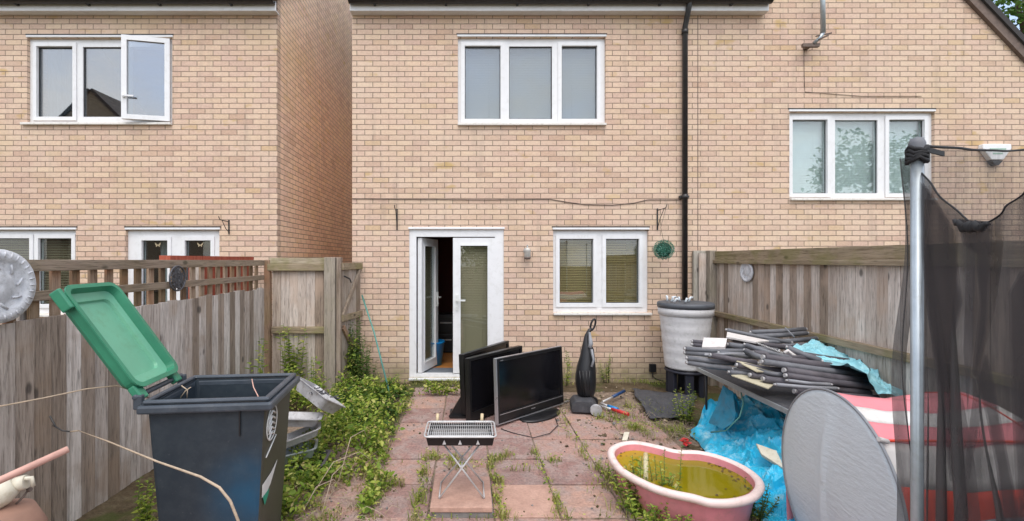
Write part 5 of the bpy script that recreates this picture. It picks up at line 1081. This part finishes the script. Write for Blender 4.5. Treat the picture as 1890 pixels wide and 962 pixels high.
def plant(x, y, h_, ns, spread, lsz, label, m=None, z0=0, name='weed_plant', lean=None, dens=22):
    o = empty(name, (x, y, z0), label, 'plant'); sm = MB(); Cn, Nn, Tn, Sn = [], [], [], []
    for s in range(ns):
        a = random.uniform(0, 6.28); rr_ = spread*random.random()**.6; hh = h_*random.uniform(.6, 1); b0 = Vector((x+rr_*.4*math.cos(a), y+rr_*.4*math.sin(a), z0)); tp_ = Vector((x+rr_*math.cos(a), y+rr_*math.sin(a), z0+hh))
        if lean: tp_ += Vector(lean)*random.uniform(.5, 1)
        mid = b0.lerp(tp_, .5)+Vector((random.uniform(-.02,.02), random.uniform(-.02,.02), 0)); sm.tube([b0, mid, tp_], [.004,.003,.0015], 5)
        for k in range(dens):
            t_ = .12+.88*k/dens; p = (b0.lerp(mid, t_*2) if t_ < .5 else mid.lerp(tp_, t_*2-1)); an = k*2.4+random.random(); dv_ = Vector((math.cos(an), math.sin(an), .25+random.uniform(-.3,.3)))
            Cn.append(p); Tn.append(dv_); N = Vector((0,0,1))-dv_*dv_.z; N.normalize(); Nn.append(N); Sn.append(lsz*random.uniform(.6,1.1)*(1.15-.5*t_))
    sm.build('stem', M['green_stem'], o); me = leaf_mesh('foliage', np.array(Cn), np.array(Nn), np.array(Sn), m or LM, .5, np.array(Tn)); link_mesh(me, 'foliage', o); return o
p = G(1268,782); plant(p.x, p.y, .42, 9, .16, .05, 'leafy weed growing in front of the water barrel stand')
p = G(1045,712); plant(p.x, p.y, .50, 2, .04, .06, 'tall single weed between the front television and the vacuum', dens=34)
p = G(1115,706); plant(p.x+.05, p.y, .42, 4, .12, .045, 'sparse weed against the wall right of the vacuum')
p = G(1185,955); plant(p.x, p.y, .34, 24, .26, .055, 'bushy weed in front of the left side of the pink pool', dens=26)
p = G(1215,940); plant(p.x+.02, p.y-.06, .46, 7, .14, .04, 'taller weed sprays overlapping the front rim of the pink pool')
p = G(1150,905); plant(p.x, p.y, .2, 8, .10, .045, 'low weed at the left end of the pink pool')
p = G(1390,958); plant(p.x, p.y, .26, 12, .15, .035, 'brownish weed at the right front of the pink pool', m=LMd)
p = G(1245,1000); plant(p.x, p.y, .2, 14, .2, .04, 'low weed along the photo bottom below the pink pool')
plant(wx(538,5.6), 5.62, .98, 13, .17, .10, 'climbing weed scrambling up the short fence panel', dens=26)
plant(wx(580,5.6), 5.6, .55, 5, .12, .06, 'yellowing weed at the foot of the grey gate post')
plant(wx(655,6.1), 6.02, 1.0, 18, .17, .075, 'dark ivy like weed climbing the open side gate', m=LMd, dens=34)
plant(wx(675,6.1), 5.95, .65, 16, .22, .07, 'dense weed at the foot of the open gate', m=LMd)
plant(-2.2, 3.4, .75, 6, .15, .06, 'weed growing at the fence behind the bin')
plant(wx(270,2.9), 2.9, .35, 6, .06, .05, 'small weed at the base of the fence left of the bin')
plant(wx(475,5.0), 5.0, .95, 5, .12, .09, 'yellow green weed rising behind the bin beside the fence')
for k, (a_, b_, h_, lb) in enumerate([(640,745,.42,'tall sprig rising from the weeds beside the grey gate post'), (700,735,.38,'sprig rising from the weeds at the foot of the green cane'), (668,790,.30,'sprig in the middle of the weed patch'), (610,775,.42,'sprig standing just behind the tray pile'), (590,905,.22,'sprig growing beside the dry stems near the bin'), (735,725,.26,'sprig at the right edge of the weeds nearest the door'), (690,835,.2,'sprig at the front right edge of the weed patch')]):
    p = G(a_, b_); plant(p.x, p.y, h_, 6, .13, .05, lb, dens=16)
p = G(560,880); plant(p.x, p.y, .38, 10, .18, .05, 'bushy weed to the right of the bin front'); p = G(620,800); plant(p.x, p.y, .4, 10, .22, .055, 'leafy weed right of the tray pile')
p = G(520,955); plant(p.x, p.y, .2, 8, .1, .045, 'low weed at the bin foot near the photo bottom')
# dry bramble arcs over the weeds
for k, (a, b, c_, h_) in enumerate([((560,940),(700,860),.1,.22), ((550,960),(640,905),.05,.15), ((620,905),(690,835),.1,.3), ((590,962),(650,880),.05,.2)]):
    p, s = G(*a), G(*b); tubething('bramble_stem', [([p, p.lerp(s,.35)+Vector((0,0,h_)), p.lerp(s,.7)+Vector((0,0,h_*.9)), s], .003)], M['stem'], ['dry arching stem over the bare soil right of the bin', 'lowest dry stem near the photo bottom right of the bin', 'dry stem arching over the leafy weeds', 'short dry stem curving beside the bin'][k], 'stem')
mb = MB(); rnd = random.Random(31)
for k in range(150):
    g = G(rnd.uniform(540, 715), rnd.uniform(845, 975)) if k % 3 else G(rnd.uniform(1150, 1270), rnd.uniform(765, 820)); a = rnd.uniform(0, 6.28); l_ = rnd.uniform(.06, .26); dx, dy = math.cos(a)*l_, math.sin(a)*l_; hh = rnd.uniform(.01, .07)
    mb.tube([g+Vector((0,0,.006)), g+Vector((dx*.35, dy*.35+.02, hh)), g+Vector((dx*.7, dy*.7, hh*.8)), g+Vector((dx, dy, .008))], rnd.uniform(.0012, .0022), 4)
tag(mb.build('straw', M['stem']), 'loose dead stalks strewn over the bare soil and slabs', 'straw', kind='stuff')
# tree top right behind the gable house, and trees / house behind the camera (seen in window reflections)
def tree(x, y, h_, cr, n_, ls, label, cz=None, seedv=1, trunk_r=.18):
    o = empty('tree', (x, y, 0), label, 'tree'); cz = cz or h_-cr; rg = np.random.default_rng(seedv); ncl = 46; cc_ = rg.normal(size=(ncl,3)); cc_ /= np.linalg.norm(cc_,axis=1)[:,None]; cc_ *= (rg.random(ncl)**.4*cr)[:,None]; cc_[:,2] *= .85
    k = rg.integers(0, ncl, n_); C_ = cc_[k] + rg.normal(size=(n_,3))*cr*.14 + np.array([x,y,cz]); N_ = rg.normal(size=(n_,3)); N_[:,2] = np.abs(N_[:,2])+.4; N_ /= np.linalg.norm(N_,axis=1)[:,None]
    link_mesh(leaf_mesh('crown', C_, N_, rg.uniform(.6,1.2,n_)*ls, TM), 'crown', o); tm = MB(); tm.tube([(x,y,-.05),(x+.05,y,cz*.5),(x,y,cz+cr*.5)], [trunk_r,trunk_r*.7,trunk_r*.2], 10)
    for j in range(0, ncl, 3): c = Vector(cc_[j])+Vector((x,y,cz)); tm.tube([(x,y,cz-cr*.5), Vector((x,y,cz-cr*.3)).lerp(c,.5)+Vector((0,0,.1)), c], [trunk_r*.4,trunk_r*.25,.015], 6)
    tm.build('trunk', plain('bark', (.10,.075,.055), .9, var=.3), o); return o
tree(17.2, 14, 11.2, 2.6, 2600, .2, 'green leafy tree against the sky behind the right hand gable', cz=9.4, seedv=3)
tree(18.2, -8, 8.2, 2.0, 1500, .25, 'tree standing beyond the garden, seen only as reflections in the right windows', seedv=5)
tree(1.5, -10, 4.6, 2.0, 4500, .2, 'low tree at the garden end reflected in the downstairs window', seedv=6)
tree(-17.8, -7, 7.2, 1.4, 2500, .2, 'small tree reflected in the left upstairs window', cz=5.6, seedv=8)
hb_ = empty('brick_house', (-19.3, -13, 0), 'gabled house behind the camera mirrored in the left upstairs window', 'house')
MB().holed(-21.4, -16.9, 0, 8.1, [(-20.6,-19.6,5.0,6.4),(-18.6,-17.6,5.0,6.4)], -10.2, -10.1).prism([(-21.4,8.1),(-16.9,8.1),(-19.15,10.3)], -10.2, -10.1, 'y').box((-21.4,-16,0),(-16.9,-10.21,8.1)).build('wall', M['house_back'], hb_)
m = MB(); m.prism(band((-19.15,10.3),(-16.6,7.8),0,.15), -16.2, -10.0, 'y'); m.prism(band((-21.7,7.8),(-19.15,10.3),0,.15), -16.2, -10.0, 'y'); m.build('roof', M['roof'], hb_)
m = MB()
for x in (-20.6,-18.6): m.box((x+.03,-10.2,5.03),(x+.97,-10.15,6.37))
m.build('window', M['screen'], hb_)
